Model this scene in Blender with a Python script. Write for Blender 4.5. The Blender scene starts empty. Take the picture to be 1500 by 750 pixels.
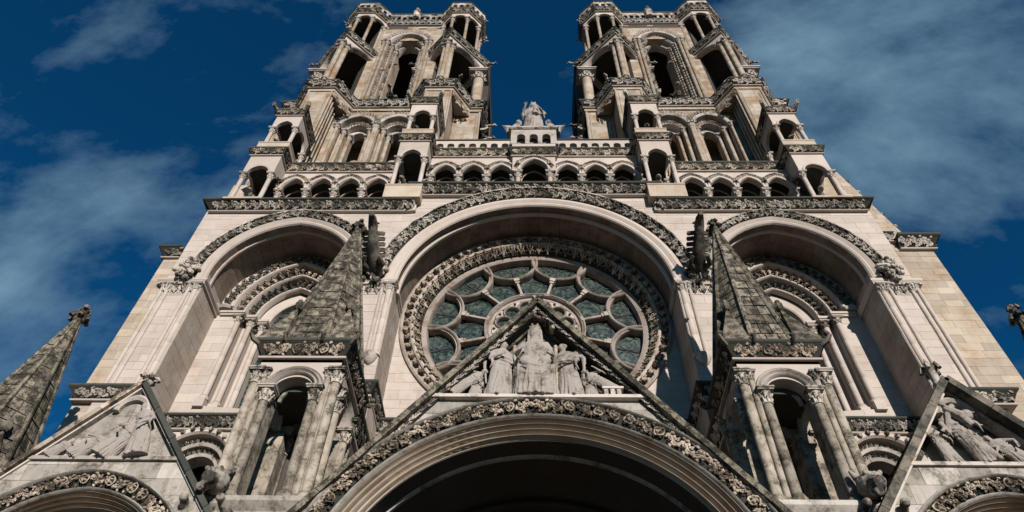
import bpy, math, random
import numpy as np
from mathutils import Matrix, Vector
R = math.radians
rng = random.Random(7)
scene = bpy.context.scene
col = scene.collection

# ------------------------------------------------------------------ camera
cam = bpy.data.cameras.new('camera')
cam.sensor_width = 36.0
cam.lens = 36.0 * 1059.67 / 1500.0
cam.clip_end = 20000
camo = bpy.data.objects.new('camera', cam)
col.objects.link(camo)
r_ = Vector((0.99971131, 0.01506132, 0.01872017))
u_ = Vector((0.0000448, -0.780303483, 0.625401049))
f_ = Vector((-0.02402678, 0.62521967, 0.7800789))
camo.matrix_world = Matrix(((r_.x, u_.x, -f_.x, -0.2447), (r_.y, u_.y, -f_.y, -20.0),
                            (r_.z, u_.z, -f_.z, 0.0), (0, 0, 0, 1)))
scene.camera = camo

# ------------------------------------------------------------------ light
SUN = Vector((0.32, -1.0, 0.38)).normalized()
sun = bpy.data.lights.new('sun', 'SUN')
sun.energy = 5.0
sun.angle = R(0.5)
sun.color = (1.0, 0.925, 0.87)
suno = bpy.data.objects.new('sun', sun)
suno.rotation_euler = SUN.to_track_quat('Z', 'Y').to_euler()
col.objects.link(suno)
vs = scene.view_settings
scene.display_settings.display_device = 'sRGB'
vs.view_transform = 'Standard'
vs.look = 'None'
vs.exposure = 0.48
vs.gamma = 1.0

# banks of thin cloud: centre direction, reach, strength
CLOUDS = [((0.425, 0.344, 0.837), 0.38, 0.24), ((0.482, 0.40, 0.78), 0.20, 0.06), ((-0.494, 0.494, 0.716), 0.12, 0.19),
          ((-0.60, 0.545, 0.585), 0.15, 0.27), ((-0.25, 0.31, 0.917), 0.14, 0.07), ((-0.60, 0.34, 0.72), 0.20, 0.03),
          ((0.3, -0.5, 0.8), 0.5, 0.15), ((-0.6, -0.5, 0.6), 0.5, 0.15), ((0.9, 0.1, 0.4), 0.4, 0.15), ((-0.9, 0.3, 0.3), 0.4, 0.15)]
world = bpy.data.worlds.new('World')
scene.world = world
world.use_nodes = True
nt = world.node_tree
N, L = nt.nodes, nt.links
N.clear()
out = N.new('ShaderNodeOutputWorld')
bg = N.new('ShaderNodeBackground')
bg.inputs['Strength'].default_value = 0.046
L.new(bg.outputs[0], out.inputs[0])
sky = N.new('ShaderNodeTexSky')
sky.sky_type = 'NISHITA'
sky.sun_disc = False
sky.sun_elevation = math.asin(SUN.z)
sky.sun_rotation = math.atan2(SUN.x, SUN.y)
sky.air_density = 1.0
sky.dust_density = 0.3
sky.ozone_density = 2.5
tint = N.new('ShaderNodeMix'); tint.data_type = 'RGBA'; tint.blend_type = 'MULTIPLY'
tint.inputs[0].default_value = 1.0
L.new(sky.outputs[0], tint.inputs[6])
tint.inputs[7].default_value = (0.05, 0.64, 1.02, 1)
tc = N.new('ShaderNodeTexCoord')
# wisps of thin cloud: two stretched noises over the sky direction
mp = N.new('ShaderNodeMapping'); mp.inputs['Scale'].default_value = (1.3, 2.8, 2.0)
mp.inputs['Rotation'].default_value = (0.3, 0.5, 0.9)
mp.inputs['Location'].default_value = (0.35, 0.1, 0.2)
L.new(tc.outputs['Generated'], mp.inputs[0])
n1 = N.new('ShaderNodeTexNoise'); n1.inputs['Scale'].default_value = 1.5
n1.inputs['Detail'].default_value = 9; n1.inputs['Roughness'].default_value = 0.58
n1.inputs['Distortion'].default_value = 0.5
L.new(mp.outputs[0], n1.inputs['Vector'])
sx = N.new('ShaderNodeSeparateXYZ'); L.new(tc.outputs['Generated'], sx.inputs[0])
side = N.new('ShaderNodeMath'); side.operation = 'MULTIPLY_ADD'   # more cloud to the east side and low in the west
L.new(sx.outputs[0], side.inputs[0]); side.inputs[1].default_value = 0.04; side.inputs[2].default_value = 0.02
absx = N.new('ShaderNodeMath'); absx.operation = 'ABSOLUTE'; L.new(sx.outputs[0], absx.inputs[0])
ax2 = N.new('ShaderNodeMath'); ax2.operation = 'MULTIPLY_ADD'
L.new(absx.outputs[0], ax2.inputs[0]); ax2.inputs[1].default_value = 0.03
L.new(side.outputs[0], ax2.inputs[2])
addn = N.new('ShaderNodeMath'); addn.operation = 'ADD'
n2 = N.new('ShaderNodeTexNoise'); n2.inputs['Scale'].default_value = 6.0; n2.inputs['Detail'].default_value = 10; n2.inputs['Roughness'].default_value = 0.62
L.new(mp.outputs[0], n2.inputs['Vector'])
m2 = N.new('ShaderNodeMath'); m2.operation = 'MULTIPLY_ADD'; L.new(n2.outputs[0], m2.inputs[0]); m2.inputs[1].default_value = 0.50; m2.inputs[2].default_value = -0.26
m3 = N.new('ShaderNodeMath'); m3.operation = 'ADD'; L.new(n1.outputs[0], m3.inputs[0]); L.new(m2.outputs[0], m3.inputs[1])
acc = m3.outputs[0]
nrm = N.new('ShaderNodeVectorMath'); nrm.operation = 'NORMALIZE'; L.new(tc.outputs['Generated'], nrm.inputs[0])
for c, rad, amt in CLOUDS:
    dd = N.new('ShaderNodeVectorMath'); dd.operation = 'DISTANCE'; L.new(nrm.outputs[0], dd.inputs[0]); dd.inputs[1].default_value = c
    mr = N.new('ShaderNodeMapRange'); mr.interpolation_type = 'SMOOTHSTEP'; L.new(dd.outputs['Value'], mr.inputs[0])
    mr.inputs[1].default_value = 0.0; mr.inputs[2].default_value = rad; mr.inputs[3].default_value = amt; mr.inputs[4].default_value = 0.0
    am = N.new('ShaderNodeMath'); am.operation = 'ADD'; L.new(acc, am.inputs[0]); L.new(mr.outputs[0], am.inputs[1]); acc = am.outputs[0]
L.new(acc, addn.inputs[0]); L.new(ax2.outputs[0], addn.inputs[1])
cr = N.new('ShaderNodeValToRGB')
cr.color_ramp.elements[0].position = 0.55; cr.color_ramp.elements[0].color = (0, 0, 0, 1)
cr.color_ramp.elements[1].position = 0.98; cr.color_ramp.elements[1].color = (0.85, 0.85, 0.85, 1)
L.new(addn.outputs[0], cr.inputs[0])
mixc = N.new('ShaderNodeMix'); mixc.data_type = 'RGBA'
L.new(cr.outputs[0], mixc.inputs[0]); L.new(tint.outputs[2], mixc.inputs[6])
mixc.inputs[7].default_value = (3.3, 5.6, 7.4, 1)
L.new(mixc.outputs[2], bg.inputs[0])

# ------------------------------------------------------------------ materials
def principled(name):
    m = bpy.data.materials.new(name); m.use_nodes = True
    nt = m.node_tree; nt.nodes.clear()
    o = nt.nodes.new('ShaderNodeOutputMaterial'); p = nt.nodes.new('ShaderNodeBsdfPrincipled')
    nt.links.new(p.outputs[0], o.inputs[0])
    p.inputs['Specular IOR Level'].default_value = 0.2
    return m, nt, p

def stone(name, base, second, stain, stain_at=0.62, stain_w=0.10, sec_at=0.5, scale=1.0, bump=0.25,
          rough=0.92, streak=0.35, stain_amt=0.8, tone=0.35):
    """limestone: two-tone mottling, vertical rain streaks, stain blotches, pitted relief"""
    base = tuple(c * 0.88 for c in base); second = tuple(c * 0.88 for c in second)
    m, nt, p = principled(name); N = nt.nodes; L = nt.links
    g = N.new('ShaderNodeNewGeometry')
    def noise(sc, det, scl=(1, 1, 1), rg=0.6):
        mp = N.new('ShaderNodeMapping'); mp.inputs['Scale'].default_value = scl
        L.new(g.outputs['Position'], mp.inputs[0])
        n = N.new('ShaderNodeTexNoise'); n.inputs['Scale'].default_value = sc
        n.inputs['Detail'].default_value = det; n.inputs['Roughness'].default_value = rg
        L.new(mp.outputs[0], n.inputs['Vector']); return n
    def ramp(src, a, b):
        r = N.new('ShaderNodeMapRange'); r.inputs[1].default_value = a; r.inputs[2].default_value = b
        L.new(src, r.inputs[0]); return r.outputs[0]
    def mix(fac, a, b, mode='MIX'):
        x = N.new('ShaderNodeMix'); x.data_type = 'RGBA'; x.blend_type = mode
        for k, v in ((0, fac), (6, a), (7, b)):
            if isinstance(v, (int, float)): x.inputs[k].default_value = v
            elif isinstance(v, tuple): x.inputs[k].default_value = (*v, 1)
            else: L.new(v, x.inputs[k])
        return x.outputs[2]
    nA = noise(0.9 * scale, 6); nB = noise(2.2 * scale, 7, (1.4, 1.4, 0.22)); nC = noise(5.0 * scale, 8, rg=0.7)
    c = mix(ramp(nA.outputs[0], sec_at - 0.12, sec_at + 0.15), base, second)
    sm = N.new('ShaderNodeMath'); sm.operation = 'MULTIPLY'; sm.inputs[1].default_value = streak
    L.new(ramp(nB.outputs[0], 0.48, 0.75), sm.inputs[0])
    c = mix(sm.outputs[0], c, tuple(0.55 * a + 0.45 * b for a, b in zip(second, stain)))
    sa = N.new('ShaderNodeMath'); sa.operation = 'MULTIPLY'; sa.inputs[1].default_value = stain_amt
    av = N.new('ShaderNodeMath'); av.operation = 'MULTIPLY_ADD'
    L.new(nC.outputs[0], av.inputs[0]); av.inputs[1].default_value = 0.45
    hv = N.new('ShaderNodeMath'); hv.operation = 'MULTIPLY'; hv.inputs[1].default_value = 0.55
    L.new(nA.outputs[0], hv.inputs[0]); L.new(hv.outputs[0], av.inputs[2])
    L.new(ramp(av.outputs[0], stain_at - stain_w, stain_at + stain_w), sa.inputs[0])
    c = mix(sa.outputs[0], c, stain)
    at = N.new('ShaderNodeAttribute'); at.attribute_name = 'tone'
    tr = N.new('ShaderNodeMapRange'); tr.inputs[1].default_value = 0; tr.inputs[2].default_value = 1
    tr.inputs[3].default_value = 1 - tone; tr.inputs[4].default_value = 1 + tone * 0.3
    L.new(at.outputs['Fac'], tr.inputs[0])
    cb = N.new('ShaderNodeCombineXYZ')
    for i in range(3): L.new(tr.outputs[0], cb.inputs[i])
    c = mix(1.0, c, cb.outputs[0], 'MULTIPLY')
    L.new(c, p.inputs['Base Color'])
    p.inputs['Roughness'].default_value = rough
    bm = N.new('ShaderNodeBump'); bm.inputs['Strength'].default_value = bump; bm.inputs['Distance'].default_value = 0.03
    nD = noise(9.0, 6, rg=0.7)
    L.new(nD.outputs[0], bm.inputs['Height']); L.new(bm.outputs[0], p.inputs['Normal'])
    return m

M = {}
M['pale'] = stone('pale_limestone', (0.455, 0.395, 0.345), (0.415, 0.355, 0.30), (0.25, 0.17, 0.11), 0.62, 0.09, streak=0.25, stain_amt=0.5, tone=0.14)
M['warm'] = stone('warm_limestone', (0.42, 0.355, 0.28), (0.35, 0.28, 0.205), (0.24, 0.14, 0.08), 0.60, 0.09, streak=0.45, tone=0.25)
M['tower'] = stone('tower_limestone', (0.38, 0.33, 0.27), (0.29, 0.235, 0.165), (0.21, 0.11, 0.05), 0.565, 0.08, streak=0.5, tone=0.3)
M['carved'] = stone('carved_limestone', (0.48, 0.43, 0.365), (0.35, 0.30, 0.24), (0.028, 0.028, 0.022), 0.515, 0.04, scale=1.8, streak=0.3, stain_amt=0.9)  # near-black blotches: soot, plus shadow gaps of the carving put into colour
M['carved_pale'] = stone('pale_carved_limestone', (0.47, 0.42, 0.375), (0.42, 0.37, 0.315), (0.07, 0.06, 0.045), 0.57, 0.05, scale=1.6, streak=0.3, stain_amt=0.8, bump=0.5)
M['carved_warm'] = stone('warm_carved_limestone', (0.48, 0.40, 0.31), (0.34, 0.25, 0.17), (0.035, 0.03, 0.022), 0.505, 0.045, scale=1.8, streak=0.3, stain_amt=0.9)
M['soot_shade'] = stone('soot_and_shade_stone', (0.045, 0.048, 0.04), (0.075, 0.075, 0.06), (0.02, 0.022, 0.02), 0.6, 0.1, tone=0.2)  # soot crust; on ceilings and turret floors it also paints in shade
M['bed'] = stone('grime_and_shade_hollow_stone', (0.028, 0.028, 0.022), (0.05, 0.042, 0.03), (0.012, 0.014, 0.012), 0.55, 0.1, tone=0.2)  # near-black hollows: grime, plus the shade between leaves put into colour
M['grey'] = stone('weathered_grey_stone', (0.43, 0.395, 0.345), (0.31, 0.285, 0.24), (0.085, 0.072, 0.05), 0.565, 0.06, scale=2.0, streak=0.6, stain_amt=0.9, bump=0.5)
M['spire'] = stone('lichen_covered_stone', (0.24, 0.21, 0.16), (0.145, 0.12, 0.085), (0.03, 0.028, 0.02), 0.50, 0.04, scale=4.5, streak=0.35, stain_amt=0.95, bump=0.8, tone=0.5)
M['joint'] = stone('lime_mortar', (0.39, 0.34, 0.30), (0.35, 0.30, 0.26), (0.20, 0.14, 0.10), tone=0.1)
M['paving'] = stone('worn_paving', (0.07, 0.065, 0.06), (0.055, 0.05, 0.045), (0.03, 0.03, 0.03), tone=0.1)
M['jointdark'] = stone('dark_mortar', (0.09, 0.085, 0.065), (0.06, 0.06, 0.05), (0.03, 0.03, 0.02), tone=0.1)
M['vault'] = stone('shade_darkened_stone', (0.07, 0.06, 0.052), (0.055, 0.048, 0.042), (0.05, 0.04, 0.03), 0.55, 0.1, scale=0.6, streak=0.5, tone=0.2)  # stone coloured dark so that interiors look shaded
M['pinnacle'] = stone('weathered_pinnacle_stone', (0.36, 0.315, 0.255), (0.225, 0.19, 0.14), (0.055, 0.05, 0.035), 0.545, 0.05, scale=3.0, streak=0.6, stain_amt=0.85, bump=0.6)
M['rose'] = stone('rose_tracery_stone', (0.42, 0.36, 0.315), (0.33, 0.275, 0.225), (0.14, 0.085, 0.05), 0.555, 0.07, scale=1.6, streak=0.4, stain_amt=0.7)
M['reveal'] = stone('reveal_limestone', (0.42, 0.36, 0.31), (0.34, 0.29, 0.235), (0.22, 0.16, 0.10), 0.58, 0.09, streak=0.5, stain_amt=0.5, tone=0.12)
M['carved_dark'] = stone('soot_and_shade_carved_stone', (0.17, 0.145, 0.115), (0.10, 0.085, 0.065), (0.025, 0.028, 0.024), 0.51, 0.05, scale=1.8, streak=0.3, stain_amt=0.9)  # soot-dark stone; on gable backing and copings it paints in shade
M['soffit'] = stone('shade_darkened_soffit_stone', (0.27, 0.21, 0.165), (0.20, 0.155, 0.12), (0.11, 0.075, 0.05), 0.56, 0.10, scale=0.8, streak=0.5, tone=0.2)  # shade under the arches put into the colour, darker than the reveals
def glass_mat():
    m, nt, p = principled('stained_glass'); N = nt.nodes; L = nt.links
    g = N.new('ShaderNodeNewGeometry')
    v = N.new('ShaderNodeTexVoronoi'); v.inputs['Scale'].default_value = 8.5
    L.new(g.outputs['Position'], v.inputs['Vector'])
    n = N.new('ShaderNodeTexNoise'); n.inputs['Scale'].default_value = 3.0; n.inputs['Detail'].default_value = 6
    L.new(g.outputs['Position'], n.inputs['Vector'])
    cr = N.new('ShaderNodeValToRGB'); e = cr.color_ramp.elements
    e[0].position = 0.1; e[0].color = (0.008, 0.016, 0.014, 1); e[1].position = 0.9; e[1].color = (0.07, 0.088, 0.072, 1)
    sp = N.new('ShaderNodeSeparateColor'); L.new(v.outputs['Color'], sp.inputs[0])
    ad = N.new('ShaderNodeMath'); ad.operation = 'MULTIPLY'; L.new(sp.outputs[0], ad.inputs[0]); L.new(n.outputs[0], ad.inputs[1])
    ad2 = N.new('ShaderNodeMath'); ad2.operation = 'MULTIPLY'; ad2.inputs[1].default_value = 1.5; L.new(ad.outputs[0], ad2.inputs[0])
    L.new(ad2.outputs[0], cr.inputs[0]); L.new(cr.outputs[0], p.inputs['Base Color'])
    p.inputs['Roughness'].default_value = 0.22; p.inputs['Specular IOR Level'].default_value = 0.6
    b = N.new('ShaderNodeBump'); b.inputs['Strength'].default_value = 0.5; b.inputs['Distance'].default_value = 0.05
    L.new(n.outputs[0], b.inputs['Height']); L.new(b.outputs[0], p.inputs['Normal'])
    return m
M['glass'] = glass_mat()
def flat_mat(name, c, rough=0.6, metal=0.0):
    m, nt, p = principled(name)
    n = nt.nodes.new('ShaderNodeTexNoise'); n.inputs['Scale'].default_value = 6
    g = nt.nodes.new('ShaderNodeNewGeometry'); nt.links.new(g.outputs['Position'], n.inputs['Vector'])
    x = nt.nodes.new('ShaderNodeMix'); x.data_type = 'RGBA'; x.inputs[6].default_value = (*c, 1)
    x.inputs[7].default_value = (*[a * 0.5 for a in c], 1)
    nt.links.new(n.outputs[0], x.inputs[0]); nt.links.new(x.outputs[2], p.inputs['Base Color'])
    p.inputs['Roughness'].default_value = rough; p.inputs['Metallic'].default_value = metal
    return m
M['lead'] = flat_mat('lead_cames', (0.05, 0.055, 0.055), 0.5)
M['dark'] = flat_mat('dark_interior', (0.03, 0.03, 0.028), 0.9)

# ------------------------------------------------------------------ mesh builder
def rotz(a, cx=0, cy=0):
    return np.array(Matrix.Translation((cx, cy, 0)) @ Matrix.Rotation(a, 4, 'Z') @ Matrix.Translation((-cx, -cy, 0)))
def frame(x, y, z=0, a=0, s=1.0):
    return np.array(Matrix.Translation((x, y, z)) @ Matrix.Rotation(a, 4, 'Z') @ Matrix.Scale(s, 4))
MIR = np.diag([-1.0, 1, 1, 1])

class MB:
    def __init__(s, M=None):
        s.V = []; s.F = []; s.n = 0; s.T = []; s.Mi = []; s.M = M; s.mi = 0; s.tone = None
    def add(s, v, f, tone=None):
        v = np.asarray(v, float).reshape(-1, 3)
        s.V.append(v); n = s.n
        s.F.extend([tuple(i + n for i in q) for q in f]); s.n += len(v)
        t = tone if tone is not None else (s.tone if s.tone is not None else rng.random())
        s.T.extend([t] * len(f)); s.Mi.extend([s.mi] * len(f))
        return s
    def box(s, x0, x1, y0, y1, z0, z1, tone=None):
        v = [(x, y, z) for z in (z0, z1) for y in (y0, y1) for x in (x0, x1)]
        return s.add(v, [(0, 2, 3, 1), (4, 5, 7, 6), (0, 1, 5, 4), (2, 6, 7, 3), (0, 4, 6, 2), (1, 3, 7, 5)], tone)
    def prism(s, P, y0, y1, tone=None, back=True):
        """polygon P in x,z extruded from y0 to y1"""
        k = len(P)
        v = [(p[0], y0, p[1]) for p in P] + [(p[0], y1, p[1]) for p in P]
        f = [tuple(range(k))] + ([tuple(range(2 * k - 1, k - 1, -1))] if back else [])
        f += [(i, i + k, (i + 1) % k + k, (i + 1) % k) for i in range(k)]
        return s.add(v, f, tone)
    def hprism(s, P, z0, z1, tone=None):
        k = len(P)
        v = [(p[0], p[1], z0) for p in P] + [(p[0], p[1], z1) for p in P]
        f = [tuple(range(k - 1, -1, -1)), tuple(range(k, 2 * k))]
        f += [(i, (i + 1) % k, (i + 1) % k + k, i + k) for i in range(k)]
        return s.add(v, f, tone)
    def lathe(s, prof, cx=0, cy=0, seg=12, rot=0, sq=1.0):
        v = []; k = len(prof)
        for j in range(seg):
            a = rot + 2 * math.pi * j / seg
            for r, z in prof: v.append((cx + r * math.cos(a), cy + r * math.sin(a) * sq, z))
        f = [(j * k + i, ((j + 1) % seg) * k + i, ((j + 1) % seg) * k + i + 1, j * k + i + 1) for j in range(seg) for i in range(k - 1)]
        f.append(tuple(j * k for j in range(seg - 1, -1, -1))); f.append(tuple(j * k + k - 1 for j in range(seg)))
        return s.add(v, f)
    def tube(s, P, r, seg=6, tone=None, cap=True):
        P = [np.array(p, float) for p in P]; n = len(P)
        rs = [r] * n if isinstance(r, (int, float)) else r
        v = []
        ref = np.array([0, 0, 1.0]) if abs((P[-1] - P[0])[2]) < 0.8 * np.linalg.norm(P[-1] - P[0]) + 1e-9 else np.array([1.0, 0, 0])
        for i, p in enumerate(P):
            t = P[min(i + 1, n - 1)] - P[max(i - 1, 0)]; t = t / (np.linalg.norm(t) + 1e-9)
            a = np.cross(t, ref); a /= (np.linalg.norm(a) + 1e-9); b = np.cross(t, a)
            for j in range(seg):
                q = 2 * math.pi * j / seg
                v.append(p + rs[i] * (math.cos(q) * a + math.sin(q) * b))
        f = [(i * seg + j, i * seg + (j + 1) % seg, (i + 1) * seg + (j + 1) % seg, (i + 1) * seg + j) for i in range(n - 1) for j in range(seg)]
        if cap: f.append(tuple(range(seg - 1, -1, -1))); f.append(tuple((n - 1) * seg + j for j in range(seg)))
        return s.add(v, f, tone)
    def ball(s, c, r, sq=(1, 1, 1), nu=6, nv=4, tone=None):
        v = [(c[0], c[1], c[2] - r * sq[2])]
        for i in range(1, nv):
            p = -math.pi / 2 + math.pi * i / nv
            for j in range(nu):
                a = 2 * math.pi * j / nu
                v.append((c[0] + r * sq[0] * math.cos(p) * math.cos(a), c[1] + r * sq[1] * math.cos(p) * math.sin(a), c[2] + r * sq[2] * math.sin(p)))
        v.append((c[0], c[1], c[2] + r * sq[2])); e = len(v) - 1
        f = [(0, 1 + (j + 1) % nu, 1 + j) for j in range(nu)]
        for i in range(nv - 2):
            for j in range(nu):
                a = 1 + i * nu; f.append((a + j, a + (j + 1) % nu, a + nu + (j + 1) % nu, a + nu + j))
        a = 1 + (nv - 2) * nu
        f += [(a + j, a + (j + 1) % nu, e) for j in range(nu)]
        return s.add(v, f, tone)
    def sweep(s, P, Nn, prof, cap=True, closed=False, tone=None):
        """section prof [(n,y)] swept along an x,z path P with normals Nn"""
        m = len(P); k = len(prof); v = []
        for p, n in zip(P, Nn):
            for a, y in prof: v.append((p[0] + n[0] * a, y, p[1] + n[1] * a))
        f = [(i * k + j, i * k + (j + 1) % k, ((i + 1) % m) * k + (j + 1) % k, ((i + 1) % m) * k + j) for i in range(m if closed else m - 1) for j in range(k)]
        if cap and not closed: f.append(tuple(range(k - 1, -1, -1))); f.append(tuple((m - 1) * k + j for j in range(k)))
        return s.add(v, f, tone)
    def plan(s, path, prof, closed=False, tone=None):
        """section prof [(out,z)] swept along a plan path [(x,y)], outward to the right-hand side when walking"""
        P = [np.array(p, float) for p in path]; m = len(P); k = len(prof); v = []
        for i in range(m):
            ds = []
            if closed or i > 0: d = P[i] - P[i - 1]; ds.append(d / np.linalg.norm(d))
            if closed or i < m - 1: d = P[(i + 1) % m] - P[i]; ds.append(d / np.linalg.norm(d))
            ns = [np.array([d[1], -d[0]]) for d in ds]
            n = sum(ns); n = n / np.linalg.norm(n); n = n / max(0.4, float(n @ ns[0]))
            for o, z in prof: v.append((P[i][0] + n[0] * o, P[i][1] + n[1] * o, z))
        f = [(i * k + j, ((i + 1) % m) * k + j, ((i + 1) % m) * k + (j + 1) % k, i * k + (j + 1) % k) for i in range(m if closed else m - 1) for j in range(k)]
        if not closed: f.append(tuple(range(k))); f.append(tuple((m - 1) * k + j for j in range(k - 1, -1, -1)))
        return s.add(v, f, tone)
    def build(s, name, mats, parent=None, smooth=False, kind=None, loc=None):
        if not s.V: return None
        V = np.concatenate(s.V)
        if s.M is not None: V = V @ s.M[:3, :3].T + s.M[:3, 3]
        o3 = np.array(parent.matrix_world.translation) if parent is not None else np.zeros(3)
        if parent is not None: o3 = np.array(WL[parent.name])
        c = np.array(loc) if loc is not None else (V.min(0) + V.max(0)) / 2
        me = bpy.data.meshes.new(name)
        me.from_pydata((V - c).tolist(), [], s.F)
        for mm in (mats if isinstance(mats, (list, tuple)) else [mats]): me.materials.append(M[mm])
        if any(s.Mi): me.polygons.foreach_set('material_index', s.Mi)
        at = me.attributes.new('tone', 'FLOAT', 'FACE'); at.data.foreach_set('value', s.T)
        if s.M is not None and np.linalg.det(s.M[:3, :3]) < 0: me.flip_normals()
        if smooth:
            me.polygons.foreach_set('use_smooth', [True] * len(me.polygons)); me.set_sharp_from_angle(angle=R(50))
        o = bpy.data.objects.new(name, me); col.objects.link(o)
        if parent is not None: o.parent = parent
        o.location = c - o3
        WL[o.name] = tuple(c)
        if kind: o['kind'] = kind
        return o
WL = {}    # world location of each object, for parenting before the depsgraph runs

def thing(name, label, cat, loc, group=None):
    o = bpy.data.objects.new(name, None); col.objects.link(o)
    o.location = loc; o.empty_display_size = 0.5
    o['label'] = label; o['category'] = cat
    if group: o['group'] = group
    WL[o.name] = tuple(loc)
    return o
def tag(o, label, cat, group=None):
    o['label'] = label; o['category'] = cat
    if group: o['group'] = group
    return o
def inst(name, me, parent, pos, rot=0, s=1.0, M4=None, eul=None):
    """a part that shares mesh data; pos in the local frame M4"""
    p = np.array([*pos, 1.0])
    if M4 is not None: p = M4 @ p
    o = bpy.data.objects.new(name, me); col.objects.link(o); o.parent = parent
    o.location = p[:3] - np.array(WL[parent.name])
    a = rot
    if M4 is not None:
        a += math.atan2(M4[1, 0], M4[0, 0]) if np.linalg.det(M4[:3, :3]) > 0 else 0
    if eul: o.rotation_euler = eul
    else: o.rotation_euler = (0, 0, a)
    o.scale = (s, s, s) if isinstance(s, (int, float)) else s
    WL[o.name] = tuple(p[:3])
    return o

# ------------------------------------------------------------------ arch paths
def archpath(cx, z0, hw, rise, n=16, legs=0.0):
    P = []
    if rise >= hw - 1e-6:
        Rr = (rise * rise + hw * hw) / (2 * hw); d = Rr - hw
        a1 = math.atan2(rise, d) if d > 1e-6 else math.pi / 2
        left = [(cx + d - Rr * math.cos(a1 * i / n), z0 + Rr * math.sin(a1 * i / n)) for i in range(n + 1)]
        P = left + [(2 * cx - x, z) for x, z in reversed(left[:-1])]
        cl = np.array([cx + d, z0]); crr = np.array([cx - d, z0])
        Nn = [(np.array(p) - (cl if i <= n else crr)) / Rr for i, p in enumerate(P)]
        Nn[n] = np.array([0, 1.0 / max(0.5, Nn[n][1])])
    else:
        for i in range(2 * n + 1):
            t = math.pi - math.pi * i / (2 * n); P.append((cx + hw * math.cos(t), z0 + rise * math.sin(t)))
        Nn = []
        for i in range(2 * n + 1):
            t = math.pi - math.pi * i / (2 * n); v = np.array([math.cos(t) / hw, math.sin(t) / rise]); Nn.append(v / np.linalg.norm(v))
    if legs > 0:
        P = [(P[0][0], P[0][1] - legs)] + P + [(P[-1][0], P[-1][1] - legs)]
        Nn = [np.array([-1.0, 0])] + Nn + [np.array([1.0, 0])]
    return [np.array(p) for p in P], [np.array(n) for n in Nn]
def circpath(cx, cz, r, a0=0, a1=360, n=48):
    cl = abs(a1 - a0) >= 359.9
    A = [R(a0 + (a1 - a0) * i / n) for i in range(n if cl else n + 1)]
    return [np.array((cx + r * math.cos(a), cz + r * math.sin(a))) for a in A], [np.array((math.cos(a), math.sin(a))) for a in A]

# ------------------------------------------------------------------ carved tiles (u along, v up, w out)
def tile_scroll(flip=False):
    b = MB(); b.tone = 0.6
    vine = [(u / 16.0, 0.5 + 0.32 * math.sin(2 * math.pi * u / 16.0), 0.34) for u in range(17)]
    b.tube(vine, 0.075, 5, cap=False)
    for cx, cz, sg in ((0.27, 0.42, 1), (0.77, 0.58, -1)):
        sp = []
        for k in range(9):
            a = sg * (math.pi * 0.75 - k * 0.62) if sg > 0 else (-math.pi * 0.25 - k * 0.62)
            rr = 0.24 - 0.022 * k
            sp.append((cx + rr * math.cos(a), cz + rr * math.sin(a), 0.38 + 0.03 * k))
        b.tube(sp, [0.05 - 0.003 * k for k in range(9)], 5, cap=False)
        for k in range(3):
            a = k * 2.1 + (0.5 if sg > 0 else 1.2)
            b.ball((cx + 0.09 * math.cos(a), cz + 0.09 * math.sin(a), 0.6), 0.075, (1, 1, 0.9), 5, 4)
        b.ball((cx + sg * 0.02, cz + sg * 0.40, 0.5), 0.13, (1.3, 0.8, 0.8), 5, 4)
        b.ball((cx + 0.23, cz + sg * 0.30, 0.45), 0.12, (1, 1.1, 0.8), 5, 4)
        b.ball((cx - 0.24, cz + sg * 0.26, 0.4), 0.11, (0.9, 1.2, 0.8), 5, 4)
        b.ball((cx + 0.25, cz - sg * 0.34, 0.4), 0.12, (1.2, 0.9, 0.8), 5, 4)
    return np.concatenate(b.V), b.F
def tile_leaf():
    """upright crocketed leaf with a deep shadow either side"""
    b = MB()
    b.tube([(0.5, 0.0, 0.15), (0.5, 0.35, 0.4), (0.5, 0.62, 0.75), (0.5, 0.85, 0.95)], [0.10, 0.12, 0.12, 0.07], 5)
    b.ball((0.5, 0.9, 0.85), 0.16, (1.2, 0.8, 0.9), 6, 4)
    for s in (-1, 1):
        b.tube([(0.5, 0.1, 0.2), (0.5 + s * 0.2, 0.35, 0.45), (0.5 + s * 0.33, 0.55, 0.6), (0.5 + s * 0.25, 0.72, 0.7)], [0.07, 0.085, 0.075, 0.05], 5)
        b.ball((0.5 + s * 0.30, 0.68, 0.65), 0.10, (1, 1, 1), 5, 4)
        b.ball((0.5 + s * 0.38, 0.22, 0.35), 0.085, (1, 1, 1), 5, 4)
    return np.concatenate(b.V), b.F
def tile_figure():
    """small crouching figure under a canopy, for the figured arch orders"""
    b = MB()
    b.tube([(0.5, 0.02, 0.3), (0.46, 0.3, 0.55), (0.52, 0.55, 0.5), (0.5, 0.68, 0.45)], [0.2, 0.22, 0.16, 0.08], 6)
    b.ball((0.5, 0.8, 0.5), 0.12, (1, 1, 1), 6, 5)
    b.tube([(0.66, 0.6, 0.45), (0.8, 0.42, 0.6), (0.6, 0.36, 0.8)], 0.055, 5)
    b.tube([(0.34, 0.6, 0.45), (0.22, 0.44, 0.6), (0.4, 0.3, 0.8)], 0.055, 5)
    b.tube([(0.1, 0.95, 0.3), (0.5, 0.99, 0.85), (0.9, 0.95, 0.3)], 0.08, 5)
    b.ball((0.08, 0.5, 0.2), 0.09, (1, 2, 1), 5, 4); b.ball((0.95, 0.3, 0.2), 0.08, (1, 2, 1), 5, 4)
    return np.concatenate(b.V), b.F
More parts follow.
